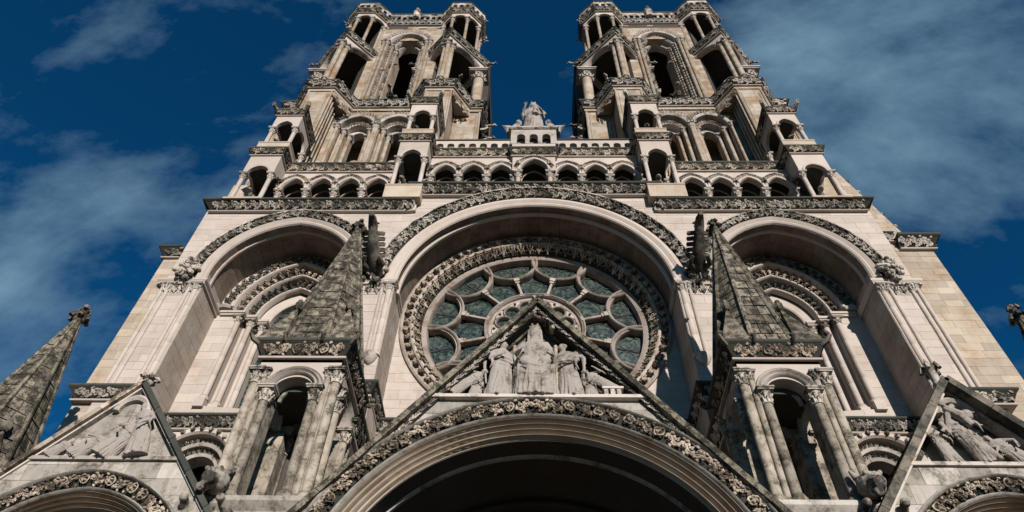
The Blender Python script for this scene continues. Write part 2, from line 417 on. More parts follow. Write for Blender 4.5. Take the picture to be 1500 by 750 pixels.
def tile_tooth():
    """pierced four-leaf flower"""
    b = MB()
    for k in range(4):
        a = k * math.pi / 2 + math.pi / 4
        b.tube([(0.5, 0.5, 0.75), (0.5 + 0.2 * math.cos(a), 0.5 + 0.2 * math.sin(a), 0.5), (0.5 + 0.4 * math.cos(a), 0.5 + 0.4 * math.sin(a), 0.15)], [0.09, 0.13, 0.06], 5)
    b.ball((0.5, 0.5, 0.75), 0.12, (1, 1, 1), 5, 4)
    return np.concatenate(b.V), b.F
def tile_curl():
    """round curled leaf: a ring of lobes about a bossed centre"""
    b = MB()
    sp = []
    for k in range(13):
        a = 0.4 + k * 0.5; rr = 0.40 - 0.012 * k
        sp.append((0.5 + rr * math.cos(a), 0.5 + rr * math.sin(a), 0.35 + 0.02 * k))
    b.tube(sp, [0.055] * 13, 5, cap=False)
    b.ball((0.5, 0.48, 0.45), 0.15, (1, 1, 0.8), 6, 4)
    for k in range(5):
        a = 0.9 + k * 1.256; b.tube([(0.5, 0.48, 0.5), (0.5 + 0.16 * math.cos(a), 0.48 + 0.16 * math.sin(a), 0.72), (0.5 + 0.26 * math.cos(a), 0.48 + 0.26 * math.sin(a), 0.5)], [0.06, 0.07, 0.045], 5)
    b.ball((0.98, 0.18, 0.3), 0.09, (1, 1.3, 1), 5, 4); b.ball((0.98, 0.82, 0.3), 0.09, (1, 1.3, 1), 5, 4)
    return np.concatenate(b.V), b.F
TILE = dict(curl=tile_curl(), scroll=tile_scroll(), leaf=tile_leaf(), figure=tile_figure(), tooth=tile_tooth())

def stamp(mb, tile, fn, jit=0.06, flip=False):
    if tile == 'mix': tile = rng.choice(('curl', 'scroll', 'scroll')); flip = rng.random() < .5
    V, F = TILE[tile]
    v = V.copy()
    if flip: v[:, 0] = 1 - v[:, 0]
    ph = rng.uniform(0, 6)
    v[:, 1] += jit * np.sin(v[:, 0] * 9 + ph); v[:, 2] *= rng.uniform(0.8, 1.1)
    mb.add(fn(v), F)

def frieze(mb, O, d, n, length, H, depth, tile='scroll', aspect=1.25, tilt=0.0):
    O = np.array(O, float); d = np.array(d, float); n = np.array(n, float)
    k = max(1, round(length / (H * aspect))); w = length / k
    for i in range(k):
        stamp(mb, tile, lambda v, i=i: O + np.outer((v[:, 0] + i) * w, d) + np.outer(v[:, 1] * H, (0, 0, 1)) + np.outer(v[:, 2] * depth + v[:, 1] * tilt, n), flip=False)

def archfrieze(mb, P, Nn, n0, n1, y, depth, tile='leaf', aspect=1.0, skip0=0.0, skip1=0.0, tilt=0.0):
    P = np.array(P); Nn = np.array(Nn); mid = P + Nn * (n0 + n1) / 2
    s = np.concatenate([[0], np.cumsum(np.linalg.norm(np.diff(mid, axis=0), axis=1))])
    a, bnd = skip0, s[-1] - skip1
    k = max(1, round((bnd - a) / (abs(n1 - n0) * aspect))); w = (bnd - a) / k
    for i in range(k):
        def fn(v, i=i):
            t = a + (v[:, 0] + i) * w
            px = np.interp(t, s, P[:, 0]); pz = np.interp(t, s, P[:, 1])
            nx = np.interp(t, s, Nn[:, 0]); nz = np.interp(t, s, Nn[:, 1])
            q = n0 + v[:, 1] * (n1 - n0)
            return np.stack([px + nx * q, y - v[:, 2] * depth - v[:, 1] * tilt, pz + nz * q], 1)
        stamp(mb, tile, fn)

# ------------------------------------------------------------------ ashlar
def clip(P, ax, val, keep_less):
    out_ = []
    for i in range(len(P)):
        a, b = P[i], P[(i + 1) % len(P)]
        ia = (a[ax] <= val) == keep_less or a[ax] == val
        ib = (b[ax] <= val) == keep_less or b[ax] == val
        if ia: out_.append(a)
        if ia != ib:
            t = (val - a[ax]) / (b[ax] - a[ax])
            q = [a[0] + t * (b[0] - a[0]), a[1] + t * (b[1] - a[1])]; q[ax] = val
            out_.append(tuple(q))
    return out_
def area(P):
    return 0.5 * sum(P[i][0] * P[(i + 1) % len(P)][1] - P[(i + 1) % len(P)][0] * P[i][1] for i in range(len(P)))

class Pool:
    """collects stones; the largest ones become objects, the rest one joined part"""
    def __init__(s): s.items = []
    def put(s, P, y, depth, Mx, mat, weight, inset=0.010):
        s.items.append((weight, P, y, depth, Mx, mat))
    def build(s, parent, name, limit):
        s.items.sort(key=lambda t: -t[0])
        for w, P, y, d, Mx, mat in s.items[:limit]:
            b = MB(Mx); b.prism(P, y, y + d, tone=rng.random(), back=False); b.build(name, mat, parent)
        rest = {}
        for w, P, y, d, Mx, mat in s.items[limit:]:
            b = rest.setdefault((mat, None if Mx is None else Mx.tobytes()), MB(Mx)); b.prism(P, y, y + d, tone=rng.random(), back=False)
        for (mat, _), b in rest.items(): b.build(name + '_field', mat, parent, kind='stuff')

def ashlar(pool, x0, x1, z0, z1, y, lx=None, rx=None, course=0.42, blen=0.95, mat='pale', Mx=None, gap=0.0045, backing=None, proud=0.012):
    """courses of blocks in the x,z plane facing -y. lx(z), rx(z): left and right limits (None = x0/x1)"""
    z = z0; ci = 0
    lx = lx or (lambda z: x0); rx = rx or (lambda z: x1)
    while z < z1 - 0.05:
        h = min(course * rng.uniform(0.92, 1.08), z1 - z)
        if z1 - (z + h) < 0.12: h = z1 - z
        za, zb = z, z + h
        S = [za + (zb - za) * t for t in (0, 0.33, 0.67, 1)]
        Lp = [(lx(t), t) for t in S]; Rp = [(rx(t), t) for t in S]
        if all(r[0] - l[0] < 0.02 for l, r in zip(Lp, Rp)): z = zb; continue
        Lp = [(min(l[0], r[0]), l[1]) for l, r in zip(Lp, Rp)]
        poly = Lp[::-1] + Rp
        if backing is not None: backing.prism(poly, y + proud, y + proud + 0.25)
        xa, xb = min(p[0] for p in poly), max(p[0] for p in poly)
        x = xa - rng.uniform(0.1, 0.8) * blen
        g = gap
        while x < xb:
            xe = x + blen * rng.uniform(0.7, 1.35)
            if xb - xe < 0.25 * blen: xe = xb + 0.01
            q = clip(clip(poly, 0, max(x, xa) + g, False), 0, min(xe, xb) - g, True)
            if len(q) >= 3:
                q = clip(clip(q, 1, za + g, False), 1, zb - g, True)
            if len(q) >= 3:
                q2 = []
                for p in q:
                    if not q2 or abs(p[0] - q2[-1][0]) + abs(p[1] - q2[-1][1]) > 1e-4: q2.append(p)
                if len(q2) >= 3 and abs(area(q2)) > 0.006:
                    if area(q2) < 0: q2 = q2[::-1]
                    zc = (za + zb) / 2
                    wt = abs(area(q2)) / (20 * .63 + zc * .78) ** 3
                    pool.put(q2, y + rng.uniform(-0.004, 0.004), proud + 0.02, Mx, mat, wt)
            x = xe
        z = zb; ci += 1

# ------------------------------------------------------------------ shared small meshes
def mesh_of(b, name, mats, smooth=True):
    o = b.build(name, mats, None, smooth=smooth, loc=(0, 0, 0)); me = o.data
    bpy.data.objects.remove(o); return me
def cap_mesh(name, mat):
    """leaf capital for a shaft of radius 1, from z=0 up to z=3"""
    b = MB()
    b.lathe([(1.0, -0.12), (1.22, -0.06), (1.22, 0.08), (1.0, 0.14), (1.02, 0.9), (1.12, 1.5), (1.4, 2.1), (1.55, 2.3)], seg=12)
    for tier, (z, rr, nn, ph) in enumerate(((0.9, 1.1, 8, 0), (1.7, 1.25, 8, math.pi / 8))):
        for k in range(nn):
            a = ph + 2 * math.pi * k / nn; c, s = math.cos(a), math.sin(a)
            b.tube([(c * 1.02, s * 1.02, z - 0.75), (c * rr, s * rr, z - 0.1), (c * (rr + 0.35), s * (rr + 0.35), z + 0.28), (c * (rr + 0.42), s * (rr + 0.42), z + 0.02)], [0.22, 0.25, 0.2, 0.13], 5)
    b.box(-1.7, 1.7, -1.7, 1.7, 2.3, 2.62); b.box(-1.9, 1.9, -1.9, 1.9, 2.66, 3.0)
    return mesh_of(b, name, mat)
CAP = {m: cap_mesh('capital', m) for m in ('carved_pale', 'carved_warm', 'carved')}
_sh = {}
def shaft_mesh(r, h, mat, base=True, seg=12, rings=0):
    key = (round(r, 3), round(h, 2), mat, base)
    if key not in _sh:
        b = MB(); p = []
        if base: p = [(r * 1.7, 0), (r * 1.7, r * 0.8), (r * 1.45, r * 0.85), (r * 1.55, r * 1.1), (r * 1.2, r * 1.35), (r * 1.35, r * 1.6), (r, r * 1.85)]
        else: p = [(r, 0)]
        k = max(1, int(h / 0.9))
        for i in range(1, k):
            z = (r * 1.85 if base else 0) + (h - r * 1.85) * i / k
            p += [(r, z - 0.012), (r * 0.95, z), (r, z + 0.012)]
        p.append((r, h)); b.lathe(p, seg=seg); _sh[key] = mesh_of(b, 'shaft', mat)
    return _sh[key]
def column(parent, x, y, z0, z1, r, mat='pale', cmat='carved_pale', rot=0.0, M4=None, base=True, ck=1.0, name='column'):
    """shaft with base as a part, its capital as a sub-part; z1 is the top of the abacus"""
    ch = 3.0 * r * ck
    c = inst(name, shaft_mesh(r, z1 - z0 - ch, mat, base), parent, (x, y, z0), rot, 1.0, M4)
    k = bpy.data.objects.new('capital', CAP[cmat]); col.objects.link(k); k.parent = c
    k.location = (0, 0, z1 - z0 - ch); s = r * 1.0; k.scale = (s, s, r * ck)
    return c

def cornice(parent, path, zt, h, proj, M4=None, closed=False, tile='scroll', mat='carved_pale', body='pale', name='cornice', aspect=1.25, top='soot_shade', depth=None):
    """moulded cornice: dark weathered slab, hollow filled with carved foliage, thin roll below"""
    b = MB(M4); a = 0.17 * h; e = 0.12
    b.mi = 0
    b.plan(path, [(-e, zt), (proj, zt), (proj, zt - a * 0.6), (proj * 0.92, zt - a), (-e, zt - a)], closed)
    b.mi = 0
    b.plan(path, [(-e, zt - a - .002), (proj * 0.86, zt - a - .002), (proj * 0.80, zt - a * 1.3), (-e, zt - a * 1.3)], closed)
    b.mi = 1
    b.plan(path, [(-e, zt - h * 0.86), (proj * 0.30, zt - h * 0.88), (proj * 0.36, zt - h * 0.94), (proj * 0.30, zt - h), (-e, zt - h)], closed)
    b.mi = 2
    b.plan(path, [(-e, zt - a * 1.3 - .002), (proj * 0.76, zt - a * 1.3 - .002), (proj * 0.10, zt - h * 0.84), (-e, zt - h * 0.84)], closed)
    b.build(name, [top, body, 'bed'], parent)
    f = MB(M4); P = [np.array(p, float) for p in path]; m = len(P)
    for i in range(m if closed else m - 1):
        p, q = P[i], P[(i + 1) % m]; d = q - p; ln = float(np.linalg.norm(d)); d /= ln; n = np.array([d[1], -d[0]])
        if ln < 0.15: continue
        hh = h * 0.84 - a * 1.2
        frieze(f, (*(p + n * proj * 0.12), zt - h * 0.84), (*d, 0), (*n, 0), ln, hh, (depth or proj * 0.34), tile, aspect, tilt=proj * 0.6)
    f.build('carved_frieze', mat, parent, smooth=False)

# ================================================================== ground
b = MB(); b.box(-3000, 3000, -3000, 3000, -2.0, -1.6)
g = b.build('ground', 'paving', None); g['kind'] = 'structure'; g['label'] = 'stone paved square in front of the cathedral'

# ================================================================== west front
front = thing('cathedral_front', 'pale limestone cathedral west front with a round rose window between two tall arched bays', 'cathedral', (0, 0, -1.6))
ZC, SP = 22.9, 23.25                      # centre of the great arch, springing of all three
SPA, RIS = 23.80, 3.55                    # stilted side arches
BX = 11.05                                # centre of the side bays
YB = 1.9                                  # depth of the recesses
pool = Pool(); back = MB()
def chalf(z): return 5.95 if z <= ZC else (math.sqrt(max(0, 5.95 ** 2 - (z - ZC) ** 2)))
def shalf(z):
    if z <= SPA: return 3.1
    Rr = (RIS ** 2 + 3.1 ** 2) / 6.2; d = Rr - 3.1; dz = z - SPA
    return max(0.0, math.sqrt(max(0, Rr * Rr - dz * dz)) - d)
for s in (-1, 1):
    Mx = MIR if s < 0 else None
    bk = MB(Mx)
    def a_(x0, x1, z0, z1, **k): ashlar(pool, x0, x1, z0, z1, 0.0, backing=bk, Mx=Mx, **k)
    lowx = 15.85
    # pier between the bays, spandrels, outer pier
    a_(0, 0, 8, 28.0, lx=lambda z: chalf(z), rx=lambda z: BX - shalf(z))
    a_(0, 0, 8, 28.0, lx=lambda z: BX + shalf(z), rx=lambda z: lowx); a_(5.75, lowx, 28.0, 28.4)
    a_(0, 0, 28.0, 29.6, lx=lambda z: (chalf(z) + .05) if z < 28.86 else 0, rx=lambda z: 5.75, course=.2)
    bk.build('front_wall', 'joint', front)
    # thickness of the wall behind the facing
    w = MB(Mx)
    Z = [8, 15, 20, 22] + [22.9 + 5.1 * math.sin(t) for t in np.linspace(0, math.pi / 2, 70)]
    ZS_ = [8, 15, 20, 23.8] + [SPA + RIS * math.sin(t) for t in np.linspace(0, math.pi / 2, 60)] + [28.0]
    P = [(chalf(z) + .03, z) for z in Z] + [(BX - shalf(z) - .03, z) for z in reversed(ZS_)]
    w.prism(P, 0.25, YB + 1.2)
    P = [(BX + shalf(z) + .03, z) for z in ZS_] + [(lowx, 28.0), (lowx, 8)]
    w.prism(P, 0.25, YB + 1.2)
    w.box(0, 5.75, 0.25, YB + 4, 28.94, 29.6); w.box(5.7, lowx, .25, YB + 2, 28.0, 28.6)
    w.prism([(0, 28.93)] + [(6.03 * math.cos(t), ZC + 6.03 * math.sin(t)) for t in np.linspace(math.pi / 2, math.asin(5.1 / 6.03), 16)] + [(lowx, 28.0), (lowx, 28.93)], 0.25, YB + 1.2)
    w.build('wall_core', 'pale', front)
# soffits and reveals: rings of voussoirs and courses, slightly uneven
def soffit(P, Nn, y0, y1, mat, Mx=None, rows=2, proud=0.02):
    P = np.array(P); Nn = np.array(Nn)
    s = np.concatenate([[0], np.cumsum(np.linalg.norm(np.diff(P, axis=0), axis=1))])
    k = int(s[-1] / 0.5); ob = MB(Mx)
    for i in range(k):
        t0, t1 = s[-1] * i / k + 0.006, s[-1] * (i + 1) / k - 0.006
        ys = [y0, y0 + (y1 - y0) * (0.42 if i % 2 else 0.58), y1] if rows == 2 else [y0, y1]
        for ya, yb in zip(ys[:-1], ys[1:]):
            pr = proud + rng.uniform(-0.004, 0.004); v = []
            for t in (t0, t1):
                p = np.array([np.interp(t, s, P[:, 0]), np.interp(t, s, P[:, 1])]); n = np.array([np.interp(t, s, Nn[:, 0]), np.interp(t, s, Nn[:, 1])])
                for q in (-pr, 0.06):
                    for y in (ya + 0.006, yb - 0.006): v.append((*(p + n * q)[:1], y, (p + n * q)[1]))
            ob.add(v, [(0, 1, 3, 2), (4, 6, 7, 5), (0, 4, 5, 1), (0, 2, 6, 4), (1, 5, 7, 3)], rng.random())
    return ob
cP, cN = archpath(0, ZC, 5.95, 5.95, 26, legs=14)
def densify(P, Nn, k=30):
    a, bb = P[0], P[1]
    P2 = [a + (bb - a) * i / k for i in range(k)] + P[1:-1] + [P[-2] + (P[-1] - P[-2]) * i / k for i in range(k + 1)]
    N2 = [Nn[0]] * k + Nn[1:-1] + [Nn[-1]] * (k + 1)
    return P2, N2
cP2, cN2 = densify(cP, cN)
soffit(cP[1:-1], cN[1:-1], 0.02, YB, 'soffit').build('soffit_stones', 'soffit', front, kind='stuff')
def leg(x, s, z0, z1, Mx=None):
    P = [np.array((x, z0 + (z1 - z0) * i / 30)) for i in range(31)]
    soffit(P, [np.array((s * 1.0, 0.0))] * 31, 0.02, YB, 'pale', Mx).build('reveal_stones', 'reveal', front, kind='stuff')
for s in (-1, 1): leg(s * 5.95, s, 9, ZC)
for s in (-1, 1):
    Mx = MIR if s < 0 else None
    sP, sN = archpath(BX, SPA, 3.1, RIS, 20, legs=14); sP2, sN2 = densify(sP, sN)
    soffit(sP[1:-1], sN[1:-1], 0.02, YB, 'soffit', Mx).build('soffit_stones', 'soffit', front, kind='stuff')
    leg(BX + 3.1, 1, 9, SPA, Mx); leg(BX - 3.1, -1, 9, SPA, Mx)

# great arch mouldings and carved archivolts
def archivolt(parent, P, Nn, Mx=None, w=0.55, fol=0.62, y=0.0, mat='carved', tile='scroll', pmat='pale', k=1.0, aspect=1.25, proud=0.32, tilt=0.0):
    b = MB(Mx); g = 0.02
    b.sweep(P, Nn, [(-0.02, y + 0.02), (0.02, y - 0.05 * k), (0.10 * k, y - 0.10 * k), (0.2 * k, y - 0.06 * k), (0.26 * k, y - 0.10 * k), (0.36 * k, y - 0.16 * k), (w - .08, y - 0.15 * k), (w, y - 0.09 * k), (w, y + 0.05)])
    b.build('arch_moulding', pmat, parent)
    b = MB(Mx); b.sweep(P, Nn, [(w + fol, y + 0.05), (w + fol, y - proud * .6 - tilt), (w + fol + 0.05 * k, y - proud * .65 - tilt), (w + fol + 0.08 * k, y - 0.02), (w + fol + .08 * k, y + 0.05)])
    b.build('hood_roll', 'carved', parent)
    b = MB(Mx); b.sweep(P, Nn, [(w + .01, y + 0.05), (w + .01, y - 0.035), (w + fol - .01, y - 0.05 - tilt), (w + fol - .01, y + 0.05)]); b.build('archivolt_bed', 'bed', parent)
    b = MB(Mx); archfrieze(b, P, Nn, w + 0.02, w + fol - 0.01, y - 0.03, proud * 0.95, tile, aspect, tilt=tilt); b.build('carved_archivolt', mat, parent)
P, Nn = archpath(0, ZC, 5.9, 5.9, 30)
archivolt(front, P, Nn, None, w=0.56, fol=0.40, mat='carved', proud=.26, tilt=.30)
b = MB(); b.sweep(P, Nn, [(-0.10, 0.42), (-0.02, 0.36), (0.05, 0.40), (0.05, 0.60), (-0.02, 0.60), (-0.10, 0.55)]); b.build('inner_roll', 'pale', front)
for s in (-1, 1):
    Mx = MIR if s < 0 else None
    P, Nn = archpath(BX, SPA, 3.1, RIS, 22, legs=.55)
    archivolt(front, P, Nn, Mx, w=0.44, fol=0.34, mat='carved', proud=.24, tilt=.14)
    b = MB(Mx); b.sweep(P, Nn, [(-0.08, 0.40), (-0.01, 0.34), (0.05, 0.38), (0.05, 0.55), (-0.01, 0.55), (-0.08, 0.5)]); b.build('inner_roll', 'pale', front)

# abaci, shafts and foliage bosses at the springings
boss = MB()
for k in range(26):
    a = k * 2.4; rr = 0.05 + 0.085 * math.sqrt(k)
    boss.ball((rr * math.cos(a), -0.22 - 0.12 * math.cos(k), 0.35 + rr * math.sin(a) * 1.2), 0.13, (1, 1, 1), 6, 4)
for k in range(7):
    a = k * 0.9; boss.tube([(0, 0, 0.3), (0.25 * math.cos(a), -0.35, 0.35 + 0.3 * math.sin(a)), (0.45 * math.cos(a), -0.25, 0.35 + 0.5 * math.sin(a))], [0.1, 0.09, 0.07], 5)
BOSS = mesh_of(boss, 'foliage_boss', 'carved', smooth=False)
for s in (-1, 1):
    Mx = MIR if s < 0 else None
    X = lambda v: v * s
    ab = MB(Mx)
    def abacus(path):
        ab = MB(Mx); ab.plan(path, [(-0.3, 23.28), (0.17, 23.28), (0.17, 23.16), (0.10, 23.06), (0.10, 22.98), (-0.3, 22.98)]); ab.build('abacus', 'pale', front)
    abacus([(6.0, YB), (6.0, 0), (7.95, 0), (7.95, YB)])
    abacus([(14.15, YB), (14.15, 0), (15.95, 0), (15.95, 0.5)])
    for x0, x1 in ((6.05, 7.9), (14.2, 15.75)):
        cp = MB(Mx); frieze(cp, (x0, -0.02, 22.45), (1, 0, 0), (0, -1, 0), x1 - x0, 0.5, 0.2, 'leaf', 0.8); cp.build('carved_capital_band', 'carved', front)
    for x0, x1 in ((6.3, 7.6), (14.8, 15.35)): st = MB(Mx); st.box(x0, x1, -0.02, 0.1, 22.40, 22.46); st.build('capital_band_fillet', 'pale', front)
    for x in (6.12, 6.42, 7.5, 7.8, 14.32, 14.62, 15.5, 15.75):
        big = x in (6.12, 7.8, 14.32)
        column(front, X(x), -0.02 if not big else 0.02, 17.25 if x > 10 else 18.9, 23.0, 0.13 if big else 0.085, 'pale', 'carved_pale', ck=0.9)
    for x, sc in ((14.95, 1.0), (7.35, 0.9), (6.75, 0.9)):
        inst('foliage_boss', BOSS, front, (X(x), -0.1, 23.35), 0, sc)
    # corbels below the inner shafts
    for x in (6.27, 7.65):
        q = MB(); q.lathe([(0.06, 18.45), (0.2, 18.6), (0.3, 18.85), (0.3, 18.95), (0.24, 18.95)], X(x), 0.0, 10); q.build('corbel', 'carved_pale', front, smooth=True)
    # string band of the outer pier
    cornice(front, [(14.2, 0.0), (16.55, 0.0), (16.55, 1.2)] if s > 0 else [(-16.55, 1.2), (-16.55, 0.0), (-14.2, 0.0)], 17.22, 0.60, 0.32, mat='carved', aspect=1.5)
    # string band of pier between bays
    cornice(front, [(5.98, YB), (5.98, 0.0), (7.97, 0.0), (7.97, YB)] if s > 0 else [(-7.97, YB), (-7.97, 0.0), (-5.98, 0.0), (-5.98, YB)], 17.50, 0.62, 0.28, mat='carved', aspect=1.1)
    # frieze in the back of side bay and of the central bay
    cornice(front, [(7.95, YB), (14.17, YB)] if s > 0 else [(-14.17, YB), (-7.95, YB)], 17.38, 0.56, 0.40, mat='carved', aspect=0.8)
cornice(front, [(-6.0, YB), (6.0, YB)], 17.2, 0.55, 0.40, mat='carved', aspect=0.9)

# main cornice, stepping up over the centre
cornice(front, [(-15.55, 2.5), (-15.55, 0), (-5.85, 0)], 28.84, 0.62, 0.52, mat='carved', aspect=1.15, name='main_cornice')
cornice(front, [(5.85, 0), (15.55, 0), (15.55, 2.5)], 28.84, 0.62, 0.52, mat='carved', aspect=1.15, name='main_cornice')
cornice(front, [(-5.7, 1.0), (-5.7, -0.02), (5.7, -0.02), (5.7, 1.0)], 30.16, 0.64, 0.54, mat='carved', aspect=1.15, name='main_cornice')
for s in (-1, 1):
    b = MB(MIR if s < 0 else None)
    pass
    for i in range(2):
        def fn(v, i=i): return np.stack([5.72 + v[:, 1] * 0.55, -0.12 - v[:, 2] * 0.42, 28.3 + (v[:, 0] + i) * 0.66], 1)
        stamp(b, 'scroll', fn)
    b.box(5.7, 6.25, -0.16, 0.02, 28.25, 29.55)
    b.build('carved_frieze_return', 'carved', front)

# back walls of the recesses
RZ, RR = 22.88, 5.5
bk = MB()
for s in (-1, 1):
    Mx = MIR if s < 0 else None; bk = MB(Mx)
    hole = lambda z: (math.sqrt(5.25 ** 2 - (z - RZ) ** 2) if abs(z - RZ) < 5.25 else 0)
    ashlar(pool, 0, 6.0, 17.1, 29.0, YB, lx=hole, rx=lambda z: max(hole(z) + 0.001, chalf(z) + 0.05), backing=bk, Mx=Mx, course=0.45)
    ashlar(pool, 0, 6.0, 8.0, 17.0, YB, backing=bk, Mx=Mx, course=0.45)
    def wh(z):      # window opening of a side bay
        if z < 17.9: return 0
        if z <= 23.3: return 2.05
        Rr = (3.35 ** 2 + 2.45 ** 2) / 4.9; d = Rr - 2.45
        return max(0.0, math.sqrt(max(0, Rr * Rr - (z - 23.3) ** 2)) - d)
    ashlar(pool, 0, 0, 17.3, 28.0, YB, lx=lambda z: BX + wh(z), rx=lambda z: max(BX + wh(z) + .001, BX + shalf(z) + 0.05), backing=bk, Mx=Mx, course=0.45)
    ashlar(pool, 0, 0, 17.3, 28.0, YB, rx=lambda z: BX - wh(z), lx=lambda z: min(BX - wh(z) - .001, BX - shalf(z) - 0.05), backing=bk, Mx=Mx, course=0.45)
    ashlar(pool, 7.9, 14.2, 16.7, 17.1, YB, backing=bk, Mx=Mx, course=0.4)
    def lo(z):
        return math.sqrt(1.36 ** 2 - (z - 15.4) ** 2) if z > 15.4 and z - 15.4 < 1.36 else (1.36 if z <= 15.4 else 0)
    for c0, e0, e1 in ((12.45, 11.05, 14.2), (9.65, 7.9, 11.05)):
        ashlar(pool, 0, 0, 8.0, 16.78, YB, lx=lambda z: e0, rx=lambda z: c0 - lo(z), backing=bk, Mx=Mx, course=0.4)
        ashlar(pool, 0, 0, 8.0, 16.78, YB, lx=lambda z: c0 + lo(z), rx=lambda z: e1, backing=bk, Mx=Mx, course=0.4)
    bk.build('recess_wall', 'joint', front)
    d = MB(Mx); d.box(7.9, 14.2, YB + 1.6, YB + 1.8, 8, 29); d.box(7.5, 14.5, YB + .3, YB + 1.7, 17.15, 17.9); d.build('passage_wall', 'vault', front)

# ---------------------------------------------------------------- rose window
rose = MB()
YT = 2.35
def ring(b, r0, r1, y0, y1, n=96):
    P, Nn = circpath(0, RZ, 1.0, n=n)
    P = [np.array((0, RZ)) for _ in P]
    b.sweep(P, Nn, [(r0, y0), (r1, y0), (r1, y1), (r0, y1)], closed=True)
def ringprof(b, prof, n=96):
    P, Nn = circpath(0, RZ, 1.0, n=n); P = [np.array((0, RZ)) for _ in P]
    b.sweep(P, Nn, prof, closed=True)
# outer mouldings round the oculus
b = MB(); ringprof(b, [(5.72, 2.0), (5.72, 1.80), (5.80, 1.76), (5.88, 1.80), (5.88, 2.0)])
ringprof(b, [(5.28, 2.0), (5.28, 1.82), (5.34, 1.78), (5.42, 1.82), (5.42, 2.0)])
ringprof(b, [(5.38, 2.0), (5.38, 1.885), (5.78, 1.885), (5.78, 2.0)])
rose = b.build('rose_window', 'rose', front, smooth=True)
def rpart(b, name, mat, kind=None, smooth=False):
    o = b.build(name, mat, rose, kind=kind, smooth=smooth); return o
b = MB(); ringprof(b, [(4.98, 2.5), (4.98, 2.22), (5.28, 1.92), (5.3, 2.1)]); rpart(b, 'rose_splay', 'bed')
b = MB(); Pq, Nq = circpath(0, RZ, 5.0, 0, 360, 120); Pq.append(Pq[0]); Nq.append(Nq[0])
V, F = TILE['tooth']; n = 72
for t, (r0, r1, y) in enumerate(((4.99, 5.28, 2.1),)):
    s_ = np.linspace(0, 2 * math.pi, 0)
    for i in range(n):
        for nm in ('leaf',):
            def fn(v, i=i):
                a = (v[:, 0] + i) / n * 2 * math.pi; q = 4.97 + v[:, 1] * 0.34
                return np.stack([q * np.cos(a), 2.2 - v[:, 1] * 0.28 - v[:, 2] * 0.26, RZ + q * np.sin(a)], 1)
            stamp(b, nm, fn)
rpart(b, 'carved_ring', 'carved_warm')
ballm = MB(); ballm.ball((0, 0, 0), 0.125, (1, 1.2, 1), 8, 6)
for k in range(4):
    a = k * math.pi / 2 + .4; ballm.tube([(0, -0.05, 0), (0.10 * math.cos(a), -0.12, 0.10 * math.sin(a)), (0.15 * math.cos(a), 0.0, 0.15 * math.sin(a))], [0.05, 0.06, 0.04], 5)
BALL = mesh_of(ballm, 'ball_flower', 'carved_warm')
for i in range(68):
    a = 2 * math.pi * (i + 0.5) / 68
    inst('ball_flower', BALL, rose, (5.57 * math.cos(a), YB - 0.09, RZ + 5.57 * math.sin(a)), eul=(0, rng.uniform(-3, 3), 0))
# tracery: rim, twelve scallops, colonnettes, inner wheel
b = MB()
ringprof(b, [(4.70, 2.75), (4.70, 2.42), (4.72, 2.36), (4.76, 2.40), (4.80, 2.36), (4.98, 2.32), (5.0, 2.75)], 120)
rim = rpart(b, 'rose_rim', 'rose', smooth=True)
barprof = [(-0.05, 2.72), (-0.05, 2.46), (-0.03, 2.42), (0.02, 2.44), (0.05, 2.35), (0.10, 2.31), (0.15, 2.35), (0.17, 2.45), (0.17, 2.72)]
bb = MB()
for k in range(1):
    # arc through two neighbouring joints on the rim, dipping to 3.5 m at mid-angle
    J = 4.72; hx = J * math.sin(R(15)); hz = J * math.cos(R(15)); low = 3.52; dz = hz - low
    Rr = (hx * hx + dz * dz) / (2 * dz); cz = low + Rr
    a1 = math.atan2(hz - cz, hx)
    A = np.linspace(math.pi - a1 if a1 > 0 else math.pi - a1, a1, 25)
    A = np.linspace(-math.pi / 2 - (a1 + math.pi / 2), a1, 25)
    P = [np.array((Rr * math.cos(a), cz + Rr * math.sin(a))) for a in A]; Nn = [np.array((math.cos(a), math.sin(a))) for a in A]
    P = [p - n * 0.0 for p, n in zip(P, Nn)]
    bb.sweep(P, Nn, [(a, y) for a, y in barprof])
SCAL = mesh_of(bb, 'scallop', 'rose')
for k in range(12):
    inst('scallop', SCAL, rose, (0, 0, RZ), eul=(0, R(15 + 30 * k), 0))
cb = MB(); cb.M = None
cb.tube([(0, 2.44, 2.15), (0, 2.44, 3.35)], 0.07, 8)
cb.box(-0.13, 0.13, 2.30, 2.6, 3.2, 3.38); cb.box(-0.10, 0.10, 2.34, 2.55, 3.08, 3.18); cb.box(-0.13, 0.13, 2.32, 2.58, 2.12, 2.24)
cb.box(-0.05, 0.05, 2.5, 2.75, 2.2, 3.4)
COLN = mesh_of(cb, 'rose_colonnette', 'rose', smooth=False)
for k in range(12): inst('rose_colonnette', COLN, rose, (0, 0, RZ), eul=(0, R(15 + 30 * k), 0))
# medallion panels between scallops
md = MB()
P = [np.array((0.0, 2.86))] * 28; Nn = [np.array((math.cos(2 * math.pi * i / 28), math.sin(2 * math.pi * i / 28))) for i in range(28)]
md.sweep(P, Nn, [(0.50, 2.72), (0.50, 2.64), (0.53, 2.62), (0.56, 2.65), (0.56, 2.72)], closed=True)
MED = mesh_of(md, 'medallion_ring', 'lead')
pm = MB(); pm.prism([(0.52 * math.cos(2 * math.pi * i / 24), 2.86 + 0.52 * math.sin(2 * math.pi * i / 24)) for i in range(24)], 2.66, 2.70)
PANE = mesh_of(pm, 'pane', 'glass', smooth=False)
for k in range(12):
    inst('medallion_ring', MED, rose, (0, 0, RZ), eul=(0, R(30 * k), 0))
    inst('pane', PANE, rose, (0, 0, RZ), eul=(0, R(30 * k), 0))
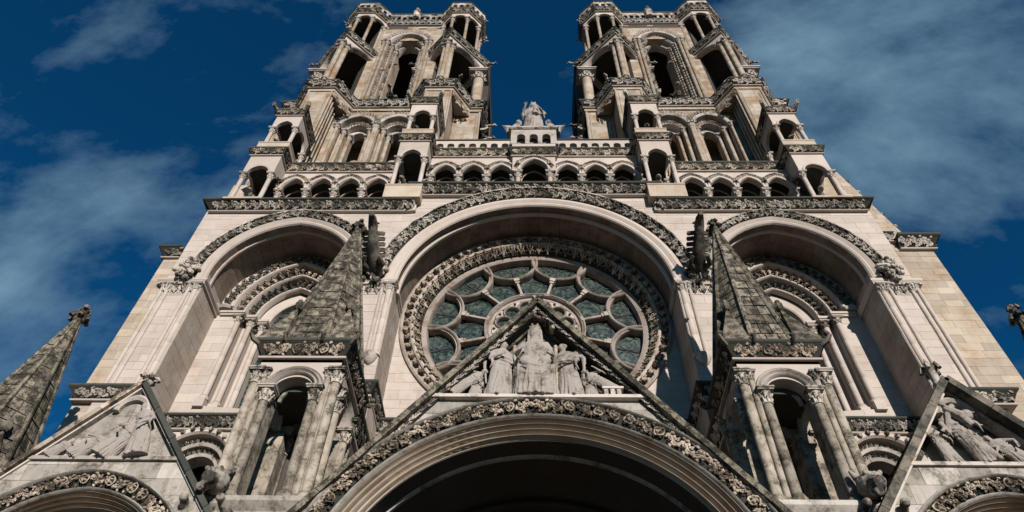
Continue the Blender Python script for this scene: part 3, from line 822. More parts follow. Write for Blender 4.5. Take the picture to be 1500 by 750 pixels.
# armature bars in the scallop lights
ar = MB()
ar.tube([(0, 2.70, 3.7), (0, 2.70, 4.66)], 0.022, 4)
for sx in (-0.42, 0.42):
    P = [np.array((sx * 1.18, 4.12))] * 18; Nn = [np.array((math.cos(2 * math.pi * i / 18), math.sin(2 * math.pi * i / 18))) for i in range(18)]
    ar.sweep(P, Nn, [(0.42, 2.74), (0.42, 2.70), (0.455, 2.70), (0.455, 2.74)], closed=True)
ARM = mesh_of(ar, 'armature', 'lead', smooth=False)
for k in range(12): inst('armature', ARM, rose, (0, 0, RZ), eul=(0, R(15 + 30 * k), 0))
b = MB(); ringprof(b, [(2.28, 2.74), (2.28, 2.70), (3.5, 2.70), (3.5, 2.74)], 72); rpart(b, 'medallion_glazing', 'glass')
b = MB(); ringprof(b, [(3.5, 2.755), (3.5, 2.73), (4.7, 2.73), (4.7, 2.755)], 72); rpart(b, 'scallop_glazing', 'glass')
# inner wheel: pierced disc
b = MB()
P, Nn = circpath(0, RZ, 1.0, n=72); P = [np.array((0, RZ))] * 72
ringprof(b, [(2.04, 2.7), (2.04, 2.40), (2.09, 2.33), (2.13, 2.38), (2.18, 2.30), (2.24, 2.33), (2.25, 2.7)], 96)
ringprof(b, [(1.90, 2.7), (1.90, 2.46), (2.05, 2.46), (2.05, 2.7)], 96)
rpart(b, 'wheel_rim', 'rose', smooth=True)
lb = MB(); c0 = np.array((0.0, 1.44))
A = np.linspace(R(-62), R(242), 22)
P = [c0] * 22; Nn = [np.array((math.cos(a), math.sin(a))) for a in A]
lb.sweep(P, Nn, [(0.325, 2.70), (0.325, 2.46), (0.35, 2.40), (0.385, 2.38), (0.42, 2.44), (0.42, 2.70)])
# web between neighbouring lobes
lb.prism([(0.36 * math.cos(a), 1.42 + 0.36 * math.sin(a)) for a in np.linspace(R(60), R(0), 6)] + [(0.51, 1.78), (0.48, 1.86), (0.24, 1.92)], 2.46, 2.68)
lb.prism([(-0.24, 1.92), (-0.48, 1.86), (-0.51, 1.78)] + [(0.36 * math.cos(a), 1.42 + 0.36 * math.sin(a)) for a in np.linspace(R(180), R(120), 6)], 2.462, 2.68)
LOBE = mesh_of(lb, 'lobe', 'rose')
lg = MB(); lg.prism([(0.32 * math.cos(2 * math.pi * i / 20), 1.42 + 0.32 * math.sin(2 * math.pi * i / 20)) for i in range(20)], 2.60, 2.64)
LG = mesh_of(lg, 'pane', 'glass', smooth=False)
qf = MB()
for k in range(1): qf.prism([(0, 1.74), (0.07, 1.81), (0, 1.88), (-0.07, 1.81)], 2.40, 2.47)
QF = mesh_of(qf, 'quatrefoil', 'dark', smooth=False)
for k in range(12):
    inst('lobe', LOBE, rose, (0, 0, RZ), eul=(0, R(15 + 30 * k), 0))
    inst('pane', LG, rose, (0, 0, RZ), eul=(0, R(15 + 30 * k), 0))
    inst('quatrefoil', QF, rose, (0, 0, RZ + 0), eul=(0, R(30 * k), 0))
b = MB(); P, Nn = circpath(0, RZ, 1.0, n=40); b.prism([(1.6 * p[0], RZ + 1.6 * (p[1] - RZ)) for p in P], 2.69, 2.72); rpart(b, 'wheel_glazing', 'glass')
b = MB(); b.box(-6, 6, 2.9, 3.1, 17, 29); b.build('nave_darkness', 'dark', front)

# ---------------------------------------------------------------- side bay windows
for s in (-1, 1):
    Mx = MIR if s < 0 else None
    orders = [(2.45, 3.35, YB, 0.20, 0.42), (1.98, 2.75, YB + 0.28, 0.14, 0.36), (1.52, 2.15, YB + 0.56, 0.14, 0.34)]
    win = None
    for i, (hw, ri, y, w, fo) in enumerate(orders):
        P, Nn = archpath(BX, 23.3, hw, ri, 16)
        b = MB(Mx)
        b.sweep(P, Nn, [(-0.02, y + 0.5), (-0.02, y - 0.02), (0.04, y - 0.10), (0.10, y - 0.10), (w * .8, y - 0.04), (w * .8, y + 0.5)])
        o = b.build('arch_order', 'pale', front, smooth=True)
        b = MB(Mx); b.sweep(P, Nn, [(w * .8, y + 0.45), (w * .8, y + 0.04), (w + fo, y + 0.04), (w + fo, y + 0.45)]); b.build('order_hollow', 'bed', o)
        b = MB(Mx); archfrieze(b, P, Nn, w * .8, w + fo, y + 0.02, 0.34, 'scroll' if i == 0 else 'figure', 0.9); b.build('carved_order', 'carved_dark' if i != 1 else 'carved_warm', o)
    P, Nn = archpath(BX, 23.3, 1.0, 1.5, 14)
    b = MB(Mx); b.sweep(P, Nn, [(0, YB + 1.1), (0, YB + 0.84), (0.06, YB + .8), (0.55, YB + 0.8), (0.55, YB + 1.1)]); b.build('arch_order', 'pale', front)
    b = MB(Mx); b.sweep(P, Nn, [(0.5, YB + 1.1), (0.5, YB + 0.75), (1.0, YB + 0.78), (1.0, YB + 1.1)]); b.build('order_hollow', 'bed', front)
    b = MB(Mx)
    for i in range(3):
        for sd in (-1, 1):
            cx = BX + sd * (2.02 - i * 0.45); y = YB + 0.14 + i * 0.28
            b.box(min(cx - sd * .1, cx + sd * 0.36), max(cx - sd * .1, cx + sd * 0.36), y + 0.10, YB + 1.3, 17.9, 23.3)
    b.build('window_jamb', 'pale', front)
    for i in range(3):
        for sd in (-1, 1):
            cx = BX + sd * (2.02 - i * 0.45); y = YB + 0.10 + i * 0.28
            column(front, (cx - sd * 0.02) * s, y - 0.04, 18.35 - 0.1 * i, 23.05 - 0.0 * i, 0.125, 'pale', 'carved', ck=0.9)
            bx = MB(Mx); a0, a1 = sorted((cx - sd * .22, cx + sd * (0.85 if i == 0 else 0.32)))
            bx.box(a0, a1, y - 0.20, y + 0.4, 23.06, 23.17); bx.box(a0 - .03, a1 + .03, y - 0.25, y + 0.4, 23.175, 23.30); bx.build('impost', 'pale', front)
            bx = MB(Mx); bx.box(cx - .2, cx + .2, y - .25, YB + .9, 17.92, 18.35 - 0.1 * i); bx.build('shaft_plinth', 'pale', front)
    for sd in (-1, 1):      # recumbent carved beast at the foot of the outer order
        bb = MB(Mx); cx = BX + sd * 2.75
        bb.tube([(cx - 0.3, YB - .15, 23.45), (cx, YB - .2, 23.5), (cx + .3, YB - .15, 23.45)], [0.12, 0.16, 0.11], 7); bb.ball((cx + sd * 0.36, YB - .25, 23.48), 0.14); bb.ball((cx - sd * 0.36, YB - .25, 23.48), 0.1)
        bb.build('carved_beast', 'carved_pale', front, smooth=True)
    wd = MB(Mx); wd.box(BX - 1.05, BX + 1.05, YB + 1.1, YB + 1.14, 17.9, 25.0)
    w_ = wd.build('lancet_window', 'glass', front)
    gr = MB(Mx)
    for i in range(-3, 4): gr.box(BX + i * 0.28 - .015, BX + i * 0.28 + .015, YB + 1.06, YB + 1.1, 17.9, 24.6)
    for i in range(22): gr.box(BX - 1.0, BX + 1.0, YB + 1.055, YB + 1.095, 18.1 + i * .3, 18.13 + i * .3)
    gr.build('lattice', 'lead', w_)
    # toothed arches below the string
    for c0 in (12.45, 9.65):
        P, Nn = archpath(c0, 15.4, 1.30, 1.30, 14, legs=4)
        b = MB(Mx); b.sweep(P, Nn, [(-.02, YB + 0.3), (-.02, YB - 0.03), (0.05, YB - 0.12), (0.22, YB - 0.12), (0.22, YB + .02)]); o = b.build('toothed_arch', 'pale', front)
        P2, N2 = archpath(c0, 15.4, 1.30, 1.30, 14)
        b = MB(Mx)
        L_ = np.concatenate([[0], np.cumsum([np.linalg.norm(P2[i + 1] - P2[i]) for i in range(len(P2) - 1)])])
        for k in range(13):
            t = L_[-1] * (k + .5) / 13; p = np.array([np.interp(t, L_, [q[0] for q in P2]), np.interp(t, L_, [q[1] for q in P2])]); n = np.array([np.interp(t, L_, [q[0] for q in N2]), np.interp(t, L_, [q[1] for q in N2])])
            q = p + n * 0.15; b.ball((q[0], YB - 0.16, q[1]), 0.10, (1, 1, 1), 6, 4)
        b.build('carved_teeth', 'carved', o)
        for hw, y in ((1.0, YB + 0.3), (0.72, YB + 0.55)):
            P, Nn = archpath(c0, 15.4, hw, hw, 12, legs=4)
            b = MB(Mx); b.sweep(P, Nn, [(-.02, y + 0.6), (-.02, y), (0.1, y - 0.05), (0.1, y + 0.05), (0.32, y + 0.08), (0.32, y + .6)]); o = b.build('toothed_arch', 'carved_pale', front)
            P, Nn = archpath(c0, 15.4, hw, hw, 12)
            b = MB(Mx); archfrieze(b, P, Nn, 0.08, 0.3, y + 0.05, 0.2, 'leaf', 0.9); b.build('carved_teeth', 'carved', o)

# ---------------------------------------------------------------- stepped flank buttresses
fl = MB(); ashlar(pool, -16.6, -15.86, 8, 24.9, 0.12, backing=fl, course=0.42, mat='warm', blen=.7); fl.box(-16.6, -15.0, 0.4, 9, 8, 24.9)
fl.build('flank_buttress', 'warm', front)
cornice(front, [(-16.6, 3.0), (-16.6, 0.12), (-15.9, 0.12)], 25.5, 0.62, 0.36, mat='carved', aspect=1.2)
fl = MB(); ashlar(pool, 15.86, 18.4, 8, 26.55, 1.0, backing=fl, course=0.42, mat='warm', blen=.9)
fl.box(15.5, 18.4, 1.26, 9, 8, 26.55)
fl.build('flank_buttress', 'warm', front)
cornice(front, [(16.9, 1.0), (18.4, 1.0), (18.4, 5.0)], 27.35, 0.78, 0.5, mat='carved_pale', aspect=1.2)
cornice(front, [(16.35, .95), (16.9, .95)], 27.65, 0.5, 0.3, mat='carved_pale', aspect=1.2)
fl = MB()
slope = lambda z: 17.55 if z < 28.0 else 17.55 - (z - 28.0) * 0.24
ashlar(pool, 15.86, 0, 26.6, 33.4, 1.02, rx=slope, backing=fl, course=0.36, mat='warm', blen=.7)
fl.prism([(15.0, 26.6), (slope(26.6), 26.6), (slope(28), 28), (slope(33.4), 33.4), (15.0, 33.4)], 1.28, 7)
fl.build('sloping_buttress', 'warm', front)
for i in range(5):
    z = 28.6 + i * 1.0; q = MB(); q.ball((slope(z) + .05, 1.1, z), 0.12, (1.3, 1, .9)); q.build('crocket', 'carved', front)
b = MB(); b.box(-16.4, -15.2, 1.5, 6, 25.6, 33.0); b.build('flank_core', 'warm', front)
b = MB(); b.box(-15.8, -6.3, 0.3, 12, 28.3, 28.55); b.box(6.3, 15.8, .3, 12, 28.3, 28.55); b.box(-5.7, 5.7, 0.05, 6, 29.35, 29.7); b.build('terrace', 'grey', front)
pool.build(front, 'stone', 300)

# ---------------------------------------------------------------- arcaded galleries
def gallery(s_, xs, half, zcap, rise, yg, zf0, zf1, zbase, mirror, big=None, depth=1.3):
    Mx = MIR if mirror else None
    x0, x1 = s_
    w = MB(Mx); bk = []
    def hs(x_):
        pass
    # wall above the arches, cut by the openings
    P = [(x0, zf1), (x0, zcap)]
    for c0, hw, ri in xs:
        ap, _ = archpath(c0, zcap, hw, ri, 7)
        P += [tuple(p) for p in ap]
    P += [(x1, zcap), (x1, zf1)]
    w.prism(P, yg, yg + 0.24); w.build('gallery_wall', 'pale', front)
    for c0, hw, ri in xs:
        ap, an = archpath(c0, zcap, hw, ri, 9)
        b = MB(Mx); b.sweep(ap, an, [(-.02, yg + .1), (-.02, yg - .02), (0.03, yg - 0.09), (0.13, yg - 0.09), (0.16, yg - .03), (0.16, yg + .05)]); o = b.build('gallery_arch', 'pale', front, smooth=True)
        P2 = [p for p in ap]
        b = MB(Mx)
        s0 = 0.28 * hw
        archfrieze(b, ap, an, 0.18, 0.36, yg - .01, 0.13, 'leaf', 0.75, s0, s0); b.build('carved_label', 'carved_warm' if rng.random() < .5 else 'carved', o)
        b = MB(Mx); b.sweep(ap[2:-2], an[2:-2], [(0.36, yg + .05), (0.36, yg - .1), (0.41, yg - .1), (0.41, yg + .05)]); b.build('label_roll', 'carved_pale', o)
        # thin inner arch deeper in the passage
        b = MB(Mx); ap2, an2 = archpath(c0, zcap, hw * .93, ri * .93, 9); b.sweep(ap2, an2, [(-.03, yg + .72), (-.03, yg + .66), (0.03, yg + .66), (.03, yg + .72)]); b.build('inner_arch', 'tower', o)
    edges = [xs[0][0] - xs[0][1] - .12] + [(xs[i][0] + xs[i][1] + xs[i + 1][0] - xs[i + 1][1]) / 2 for i in range(len(xs) - 1)] + [xs[-1][0] + xs[-1][1] + .12]
    for i, e in enumerate(edges):
        column(front, e * (-1 if mirror else 1), yg + 0.2, zbase, zcap, 0.13, 'pale', 'carved_pale', ck=1.15)
        if 0 < i < len(edges) - 1 or True:
            inst('head_corbel', HEAD, front, (e * (-1 if mirror else 1), yg - .06, zcap + 0.62), 0, 0.9)
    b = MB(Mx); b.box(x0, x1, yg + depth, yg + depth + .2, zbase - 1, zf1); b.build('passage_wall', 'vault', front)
    b = MB(Mx); b.box(x0, x1, yg + .25, yg + depth, zf0 - .35, zf1 - .02); b.build('passage_ceiling', 'soot_shade', front)  # ceiling colour darkened to deepen the passage shade
hm = MB(); hm.ball((0, -0.05, 0), 0.15, (1, 1, 1.15), 8, 6); hm.ball((0, -0.2, -0.03), 0.045); hm.tube([(-.13, 0, .08), (0, -.06, .18), (.13, 0, .08)], 0.06, 5)
hm.ball((-.1, -0.08, -.14), .07); hm.ball((.1, -0.08, -.14), .07); hm.box(-.06, .06, 0, .12, -.1, .1)
HEAD = mesh_of(hm, 'head_corbel', 'carved')
for mir in (False, True):
    xs = [(8.2 + 1.46 * i, 0.60, 0.92) for i in range(4)]
    gallery((7.35, 13.5), xs, .6, 31.25, .92, 0.6, 32.9, 33.4, 28.6, mir)
    Mx = MIR if mir else None
    cornice(front, [(7.3, 0.6), (13.6, 0.6)] if not mir else [(-13.6, 0.6), (-7.3, 0.6)], 33.40, 0.62, 0.32, mat='carved_warm', aspect=1.5)
    xs = [(1.78 + 1.49 * i, 0.61, 0.92) for i in range(3)]
    gallery((1.05, 5.6), xs, .6, 32.56, .92, 0.6, 34.35, 34.85, 29.9, mir)
    cornice(front, [(1.1, 0.6), (5.65, 0.6)] if not mir else [(-5.65, 0.6), (-1.1, 0.6)], 34.92, 0.62, 0.30, mat='carved_warm', aspect=1.3)
gallery((-1.15, 1.15), [(0, 0.72, 1.05)], .8, 32.62, 1.05, 0.35, 34.1, 34.55, 29.9, False)
cornice(front, [(-1.15, .7), (-1.15, .35), (1.15, 0.35), (1.15, .7)], 34.62, 0.64, 0.30, mat='carved_warm', aspect=1.2)
# balustrade of little round arches
def balustrade(parent, x0, x1, y, z0, z1, n, Mx=None, mat='pale', name='balustrade', th=0.2, topm='soot_shade'):
    w = (x1 - x0) / n; P = [(x0, z1), (x0, z0)]
    hh = z1 - z0; cr_ = z0 + hh * 0.42; hw = w * 0.33
    for i in range(n):
        c0 = x0 + (i + .5) * w
        P += [(c0 - hw, z0), (c0 - hw, cr_)] + [(c0 + hw * math.cos(t), cr_ + hw * math.sin(t)) for t in np.linspace(math.pi, 0, 8)[1:-1]] + [(c0 + hw, cr_), (c0 + hw, z0)]
    P += [(x1, z0), (x1, z1)]
    b = MB(Mx); b.prism(P, y, y + th); b.mi = 1; b.box(x0 - .02, x1 + .02, y - .06, y + th + .06, z1 + .002, z1 + hh * .10); b.mi = 2; b.box(x0, x1, y - .03, y + th + .03, z0 - hh * .08, z0 - .002)
    return b.build(name, [mat, topm, mat], parent)
for mir in (False, True): balustrade(front, 1.3, 5.6, 0.62, 35.36, 36.22, 7, MIR if mir else None)
b = MB(); b.box(-5.62, -1.32, .6, 1.3, 34.9, 35.3); b.build('parapet_course', 'pale', front)
b = MB(); b.box(1.32, 5.62, .6, 1.3, 34.9, 35.3); b.build('parapet_course', 'pale', front)
b = MB(); b.box(-1.2, 1.2, .36, 1.3, 34.6, 35.41); b.build('parapet_course', 'pale', front)
# pedestal of the statue
P = [(-1.3, 37.3), (-1.3, 35.55)]
for c0 in (-.72, 0, .72): P += [(c0 - .24, 35.55), (c0 - .24, 36.45)] + [(c0 + .24 * math.cos(t), 36.45 + .32 * math.sin(t)) for t in np.linspace(math.pi, 0, 8)[1:-1]] + [(c0 + .24, 36.45), (c0 + .24, 35.55)]
P += [(1.3, 35.55), (1.3, 37.3)]
b = MB(); b.prism(P, 0.5, 0.8); b.box(-1.3, 1.3, 0.96, 1.7, 35.56, 37.3); b.box(-1.3, -1.1, .8, .96, 35.56, 37.3); b.box(1.1, 1.3, .8, .96, 35.56, 37.3)
ped = b.build('statue_pedestal', 'carved_pale', front)
b = MB(); b.plan([(-1.3, 1.7), (-1.3, .5), (1.3, .5), (1.3, 1.7)], [(-.9, 37.44), (.15, 37.44), (.15, 37.36), (.06, 37.29), (-.9, 37.29)], True); b.build('pedestal_slab', 'carved', ped)
b = MB(); b.box(-1.38, 1.38, 0.42, 1.8, 35.42, 35.55); b.build('pedestal_foot', 'soot_shade', ped)

# ================================================================== pavilions (open canopies in front of the galleries)
def face_arch(b, x0, x1, z0, z1, cx, zs, hw, ri, y0, y1):
    """wall slab with an arched opening cut from its foot"""
    P = [(x0, z1), (x0, zs), (cx - hw, zs)] + [tuple(p) for p in archpath(cx, zs, hw, ri, 8)[0][1:-1]] + [(cx + hw, zs), (x1, zs), (x1, z1)]
    b.prism(P, y0, y1)
def pavilion(label, cx, w, yf, zb, zcap, zarch, zbody, zcorn, depth, roof=None, base_h=0.0, inner='beast', group='open stone canopies on the west front', mat='pale'):
    t = thing('stone_canopy', label, 'canopy', (cx, yf + depth / 2, zb), group)
    hw = w / 2; rc = 0.115; th = 0.17
    z0 = zb + base_h
    b = MB()
    if base_h > 0: b.box(cx - hw - .12, cx + hw + .12, yf - .12, yf + depth + .1, zb, z0)
    b.box(cx - hw - .14, cx + hw + .14, yf - .14, yf + depth + .1, z0 - .12, z0)
    b.build('plinth', 'warm', t)
    for x in (cx - hw + rc * .9, cx + hw - rc * .9):
        for y in (yf + rc, yf + depth - rc):
            column(t, x, y, z0, zcap, rc, 'pale', 'carved_pale', ck=1.35)
    b = MB()
    aw = hw - 0.27
    face_arch(b, cx - hw, cx + hw, 0, zbody, cx, zcap, aw, zarch - zcap, yf, yf + th)
    b.build('canopy_wall', mat, t)
    b = MB(); face_arch(b, cx - hw, cx + hw, 0, zbody, cx, zcap, aw, zarch - zcap, yf + depth - th, yf + depth)
    b.build('canopy_back_wall', 'vault', t)  # coloured dark to paint the shade inside the canopy
    m = depth / 2; cy = yf + depth / 2
    for q in (cy - hw, cy + hw - th):
        sd = MB(rotz(math.pi / 2, cx, yf + depth / 2)); face_arch(sd, cx - m + th + .002, cx + m - th - .002, 0, zbody - .003, cx, zcap, m - .36, zarch - zcap, q, q + th); sd.build('canopy_side_wall', mat, t)
    ap, an = archpath(cx, zcap, aw, zarch - zcap, 8)
    b = MB(); b.sweep(ap, an, [(-.01, yf + .1), (-.01, yf - .05), (0.09, yf - .07), (0.12, yf - .01), (0.12, yf + .05)])
    b.build('arch_moulding', mat, t, smooth=True)
    P = [(cx - hw, yf + depth), (cx - hw, yf), (cx + hw, yf), (cx + hw, yf + depth)]
    cornice(t, P, zcorn, zcorn - zbody, 0.26, mat='carved_warm', aspect=1.2, depth=0.16)
    b = MB(); b.box(cx - hw + .02, cx + hw - .02, yf + .02, yf + depth, zbody - .1, zcorn - .01); b.box(cx - hw + th, cx + hw - th, yf + th, yf + depth - th, zarch - .02, zbody - .1); b.build('ceiling', 'soot_shade', t)  # dark colour carries the shade under the canopy
    if roof:
        b = MB(); a = 0.22
        b.add([(cx - hw - a, yf - a, zcorn + .01), (cx + hw + a, yf - a, zcorn + .01), (cx + hw + a, yf + depth, zcorn + .01), (cx - hw - a, yf + depth, zcorn + .01),
               (cx - .22, yf + depth * .45, roof), (cx + .22, yf + depth * .45, roof), (cx + .22, yf + depth * .7, roof), (cx - .22, yf + depth * .7, roof)],
              [(0, 1, 5, 4), (1, 2, 6, 5), (2, 3, 7, 6), (3, 0, 4, 7), (4, 5, 6, 7)])
        b.build('roof', 'grey', t)
        for sx in (-1, 1):
            q = MB(); q.tube([(cx + sx * (hw + .1), yf - .15, zcorn), (cx + sx * (hw + .25), yf - .4, zcorn + .12), (cx + sx * (hw + .3), yf - .5, zcorn + .3)], [.14, .13, .08], 6)
            q.build('crocket', 'carved', t)
    # carved beast crouching inside
    q = MB(frame(cx, yf + depth * .55, z0, rng.uniform(-.5, .5), .8)); c0_ = (cx, yf + depth * .55, z0); bx, by, bz = 0, 0, 0
    q.box(-.5, .5, -.6, .6, 0, .6)
    q.tube([(bx + .3, by + .4, bz + .75), (bx, by, bz + 1.0), (bx - .1, by - .45, bz + 1.05), (bx - .15, by - .8, bz + 1.2)], [.2, .28, .26, .15], 8)
    q.ball((bx - .17, by - .95, bz + 1.28), .2, (1, 1.2, .9), 8, 6); q.tube([(bx - .17, by - 1.0, bz + 1.25), (bx - .2, by - 1.25, bz + 1.15)], [.12, .08], 6)
    for e in (-1, 1):
        q.tube([(bx - .05 + e * .2, by - .4, bz + 1.0), (bx - .05 + e * .24, by - .55, bz + .6)], [.1, .07], 6); q.ball((bx - .17 + e * .12, by - .88, bz + 1.45), .06)
    o_ = q.build('crouching_beast', 'carved', t, smooth=True)
    m_ = o_.modifiers.new('fuse', 'REMESH'); m_.mode = 'VOXEL'; m_.voxel_size = .05; m_.use_smooth_shade = True
    return t
for s, sd in ((-1, 'left'), (1, 'right')):
    pavilion('open stone canopy at the outer %s end of the great cornice, lower of two' % sd, s * 14.12, 1.62, -0.42, 28.86, 31.24, 31.85, 32.85, 33.44, 1.7)
    pavilion('upper open stone canopy at the outer %s edge, under a low stone roof' % sd, s * 14.08, 1.5, -0.32, 33.45, 36.16, 36.85, 37.45, 37.98, 2.0, roof=38.75, base_h=.9)
    pavilion('lower open stone canopy just %s of the middle gallery' % sd, s * 6.42, 1.58, -0.42, 28.86, 32.72, 33.45, 34.30, 34.84, 1.7, base_h=1.1)
    pavilion('upper open stone canopy with low roof just %s of the crowning statue' % sd, s * 6.42, 1.5, -0.32, 34.85, 37.46, 38.08, 38.85, 39.42, 2.0, roof=40.5, base_h=.85)

# ================================================================== bell towers
garg = MB()
garg.tube([(0, 0.3, -.1), (0, -.3, 0), (0, -.8, .12), (0, -1.15, .2)], [.22, .24, .17, .12], 8)
garg.ball((0, -1.32, .24), .19, (1, 1.3, .9), 8, 6); garg.tube([(0, -1.4, .2), (0, -1.65, .15)], [.11, .07], 6)
for e in (-1, 1):
    garg.ball((e * .13, -1.25, .42), .07); garg.tube([(e * .2, -.3, -.1), (e * .28, -.6, -.25), (e * .2, -.85, -.12)], [.11, .08, .06], 6)
    garg.tube([(e * .1, -.1, .15), (e * .35, .1, .5), (e * .45, .35, .45)], [.06, .1, .03], 5)
GARG = mesh_of(garg, 'gargoyle', 'carved')
crk = MB(); crk.tube([(0, .1, 0), (0, -.15, .05), (0, -.3, .22), (0, -.2, .36)], [.1, .1, .08, .09], 6); crk.ball((0, -.22, .34), .12, (1.3, 1, .8), 6, 4)
CRK = mesh_of(crk, 'crocket', 'carved')
def strip_balls(b, p0, p1, n, r):
    for i in range(n):
        t = (i + .5) / n; b.ball(tuple(p0[j] + (p1[j] - p0[j]) * t for j in range(3)), r, (1, 1, 1), 5, 4)

def tower(s, label):
    Mx = MIR if s > 0 else None       # built on the left (negative x), mirrored to the right
    t = thing('bell_tower', label, 'tower', (s * 10.4, 10, 28.6))
    pool = Pool()
    cx0 = -10.4
    S = lambda x: -x if s > 0 else x
    FM = lambda path: [(S(x), y) for x, y in (path if s < 0 else path[::-1])]
    # ---- lower stage
    bk = MB(Mx)
    core = MB(Mx)
    YF = 3.3
    hole = [(-11.78, 1.12), (-9.12, 1.12)]
    def ap(c0, hw, ri, z): 
        if z <= 42.95: return hw
        Rr = (ri * ri + hw * hw) / (2 * hw); d = Rr - hw
        return max(0, math.sqrt(max(0, Rr * Rr - (z - 42.95) ** 2)) - d)
    w1 = lambda z: ap(0, 1.12, 1.35, z)
    segs = [(lambda z: -13.6, lambda z: -11.78 - w1(z)), (lambda z: -11.78 + w1(z), lambda z: -9.12 - w1(z)), (lambda z: -9.12 + w1(z), lambda z: -7.3)]
    for l, r in segs: ashlar(pool, 0, 0, 36, 44.9, YF, lx=l, rx=r, backing=bk, Mx=Mx, mat='tower', course=.5, blen=.9)
    bk.build('tower_wall', 'tower', t)
    for c0 in (-11.78, -9.12):
        for i, (hw, y) in enumerate(((1.12, YF), (0.78, YF + .45), (0.5, YF + .9))):
            P, Nn = archpath(c0, 42.95, hw, hw * 1.2, 10)
            b = MB(Mx); b.sweep(P, Nn, [(-.02, y + .5), (-.02, y - .04), (.06, y - .1), (.2, y - .1), (.24, y - .02), (.24, y + .5)] if i < 2 else [(-.02, y + .5), (-.02, y - .05), (.3, y - .05), (.3, y + .5)])
            o = b.build('arch_order', 'carved_pale', t, smooth=True)
            b = MB(Mx)
            if i == 0: archfrieze(b, P, Nn, .25, .55, y - .0, .2, 'leaf', .8)
            elif i == 1: archfrieze(b, P, Nn, .0, .26, y - .1, .16, 'scroll', .9)
            b.build('carved_order', 'carved' if i == 0 else 'carved_warm', o)
            b = MB(Mx)
            for e in (-1, 1):
                xa, xb = sorted((c0 + e * hw, c0 + e * (hw + .5)))
                if i > 0: b.box(xa, xb, y, y + .46, 35, 42.9)
            b.build('window_jamb', 'tower', t)
            for e in (-1, 1):
                column(t, S(c0 + e * (hw + (.14 if i == 0 else .10))), y - .06, 36, 42.95, .12, 'tower', 'carved_pale', ck=1.2)
        b = MB(Mx)
        for z in (37.5, 38.6, 39.7, 40.8): b.box(c0 - .5, c0 + .5, YF + 1.6, YF + 2.1, z, z + .1)
        b.build('louvre', 'dark', t)
    core.prism([(-17.2, 30), (-17.2, 45.8), (-3.6, 45.8), (-3.6, 30)], YF + 2.6, 17); core.box(-17.2, -13.5, YF + .3, 17.1, 30, 45.8); core.box(-7.2, -3.6, YF + .3, 17.1, 30, 45.8)
    core.box(-13.6, -7.2, YF + .3, 17.05, 44.4, 45.85); core.build('tower_core', 'tower', t)
    # buttresses: front pair and side faces
    for (x0, x1, y0) in ((-15.25, -13.55, 1.8), (-7.3, -5.45, 1.8), (-5.43, -3.6, 3.45), (-17.2, -15.3, 3.45)):
        bk = MB(Mx); ashlar(pool, x0, x1, 30, 45.0, y0, backing=bk, Mx=Mx, mat='tower', course=.5, blen=.8)
        bk.box(x0, x1, y0 + .26, y0 + 3.0, 30, 45.0); bk.build('buttress', 'tower', t)
        for xx in (x0 + .07, x1 - .07):
            b = MB(Mx); b.tube([(xx, y0 - .02, 30), (xx, y0 - .02, 45)], .08, 6); b.tube([(xx + (.2 if xx < (x0 + x1) / 2 else -.2), y0 + .0, 30), (xx + (.2 if xx < (x0 + x1) / 2 else -.2), y0 + .0, 44.6)], .05, 6); b.build('angle_shaft', 'tower', t)
    # side colouring: the shaft strips along the splayed returns
    for xx in (-13.5, -7.35):
        b = MB(Mx)
        for dy in (.15, .45, .8, 1.2): b.tube([(xx, 1.8 + dy, 30), (xx, 1.8 + dy, 44.6)], .07, 6)
        b.build('angle_shaft', 'tower', t)
    plan1 = [(-17.3, 6.5), (-17.3, 3.35), (-16.4, 3.3), (-15.3, 1.75), (-13.5, 1.75), (-12.45, 3.25), (-8.35, 3.25), (-7.3, 1.75), (-5.4, 1.75), (-4.35, 3.35), (-3.55, 3.35), (-3.55, 12.0)]
    plan1 = [(-17.3, 8.5), (-17.3, 3.35), (-16.4, 3.3), (-15.3, 1.75), (-13.5, 1.75), (-12.45, 3.25), (-8.35, 3.25), (-7.3, 1.75), (-5.4, 1.75), (-4.35, 3.35), (-3.55, 3.35), (-3.55, 8.5)]
    cornice(t, FM(plan1), 46.1, 0.74, 0.38, mat='carved_pale', aspect=1.3, body='carved_pale', depth=.25)
    b = MB(Mx); b.hprism(plan1 + [(-3.55, 17), (-17.3, 17)], 45.05, 45.95); b.build('stage_floor', 'tower', t)
    # corbelled corners below the octagon, filled with foliage
    for (p, q) in (((-13.5, 1.8), (-12.45, 3.25)), ((-5.4, 1.8), (-4.35, 3.35)), ((-7.3, 1.8), (-8.35, 3.25)), ((-15.3, 1.8), (-16.4, 3.3))):
        d = np.array([q[0] - p[0], q[1] - p[1]]); ln = np.linalg.norm(d); d /= ln; n = np.array([d[1], -d[0]])
        if n[1] > 0: n = -n
        b = MB(Mx); frieze(b, (p[0] - n[0] * .02, p[1] - n[1] * .02, 43.8), (*d, 0), (*n, 0), ln * .85, 1.15, .25, 'scroll', .9)
        b.mi = 1; cxx = q[0]
        b.hprism([p, q, (p[0], q[1])], 44.4, 45.1); b.build('carved_corbel', ['carved_warm', 'tower'], t)
    # ---- belfry stage: hollow octagon with tall opening in front
    ox, oy, ap_ = -10.35, 10.2, 6.6
    oct_ = [(ox + ap_ / math.cos(math.pi / 8) * math.cos(math.pi / 8 + k * math.pi / 4), oy + ap_ / math.cos(math.pi / 8) * math.sin(math.pi / 8 + k * math.pi / 4)) for k in range(8)]
    hwb = 1.50; zs, ri = 57.7, 1.87
    def hb(z):
        if z <= zs: return hwb
        Rr = (ri * ri + hwb * hwb) / (2 * hwb); d = Rr - hwb
        return max(0, math.sqrt(max(0, Rr * Rr - (z - zs) ** 2)) - d)
    bk = MB(Mx)
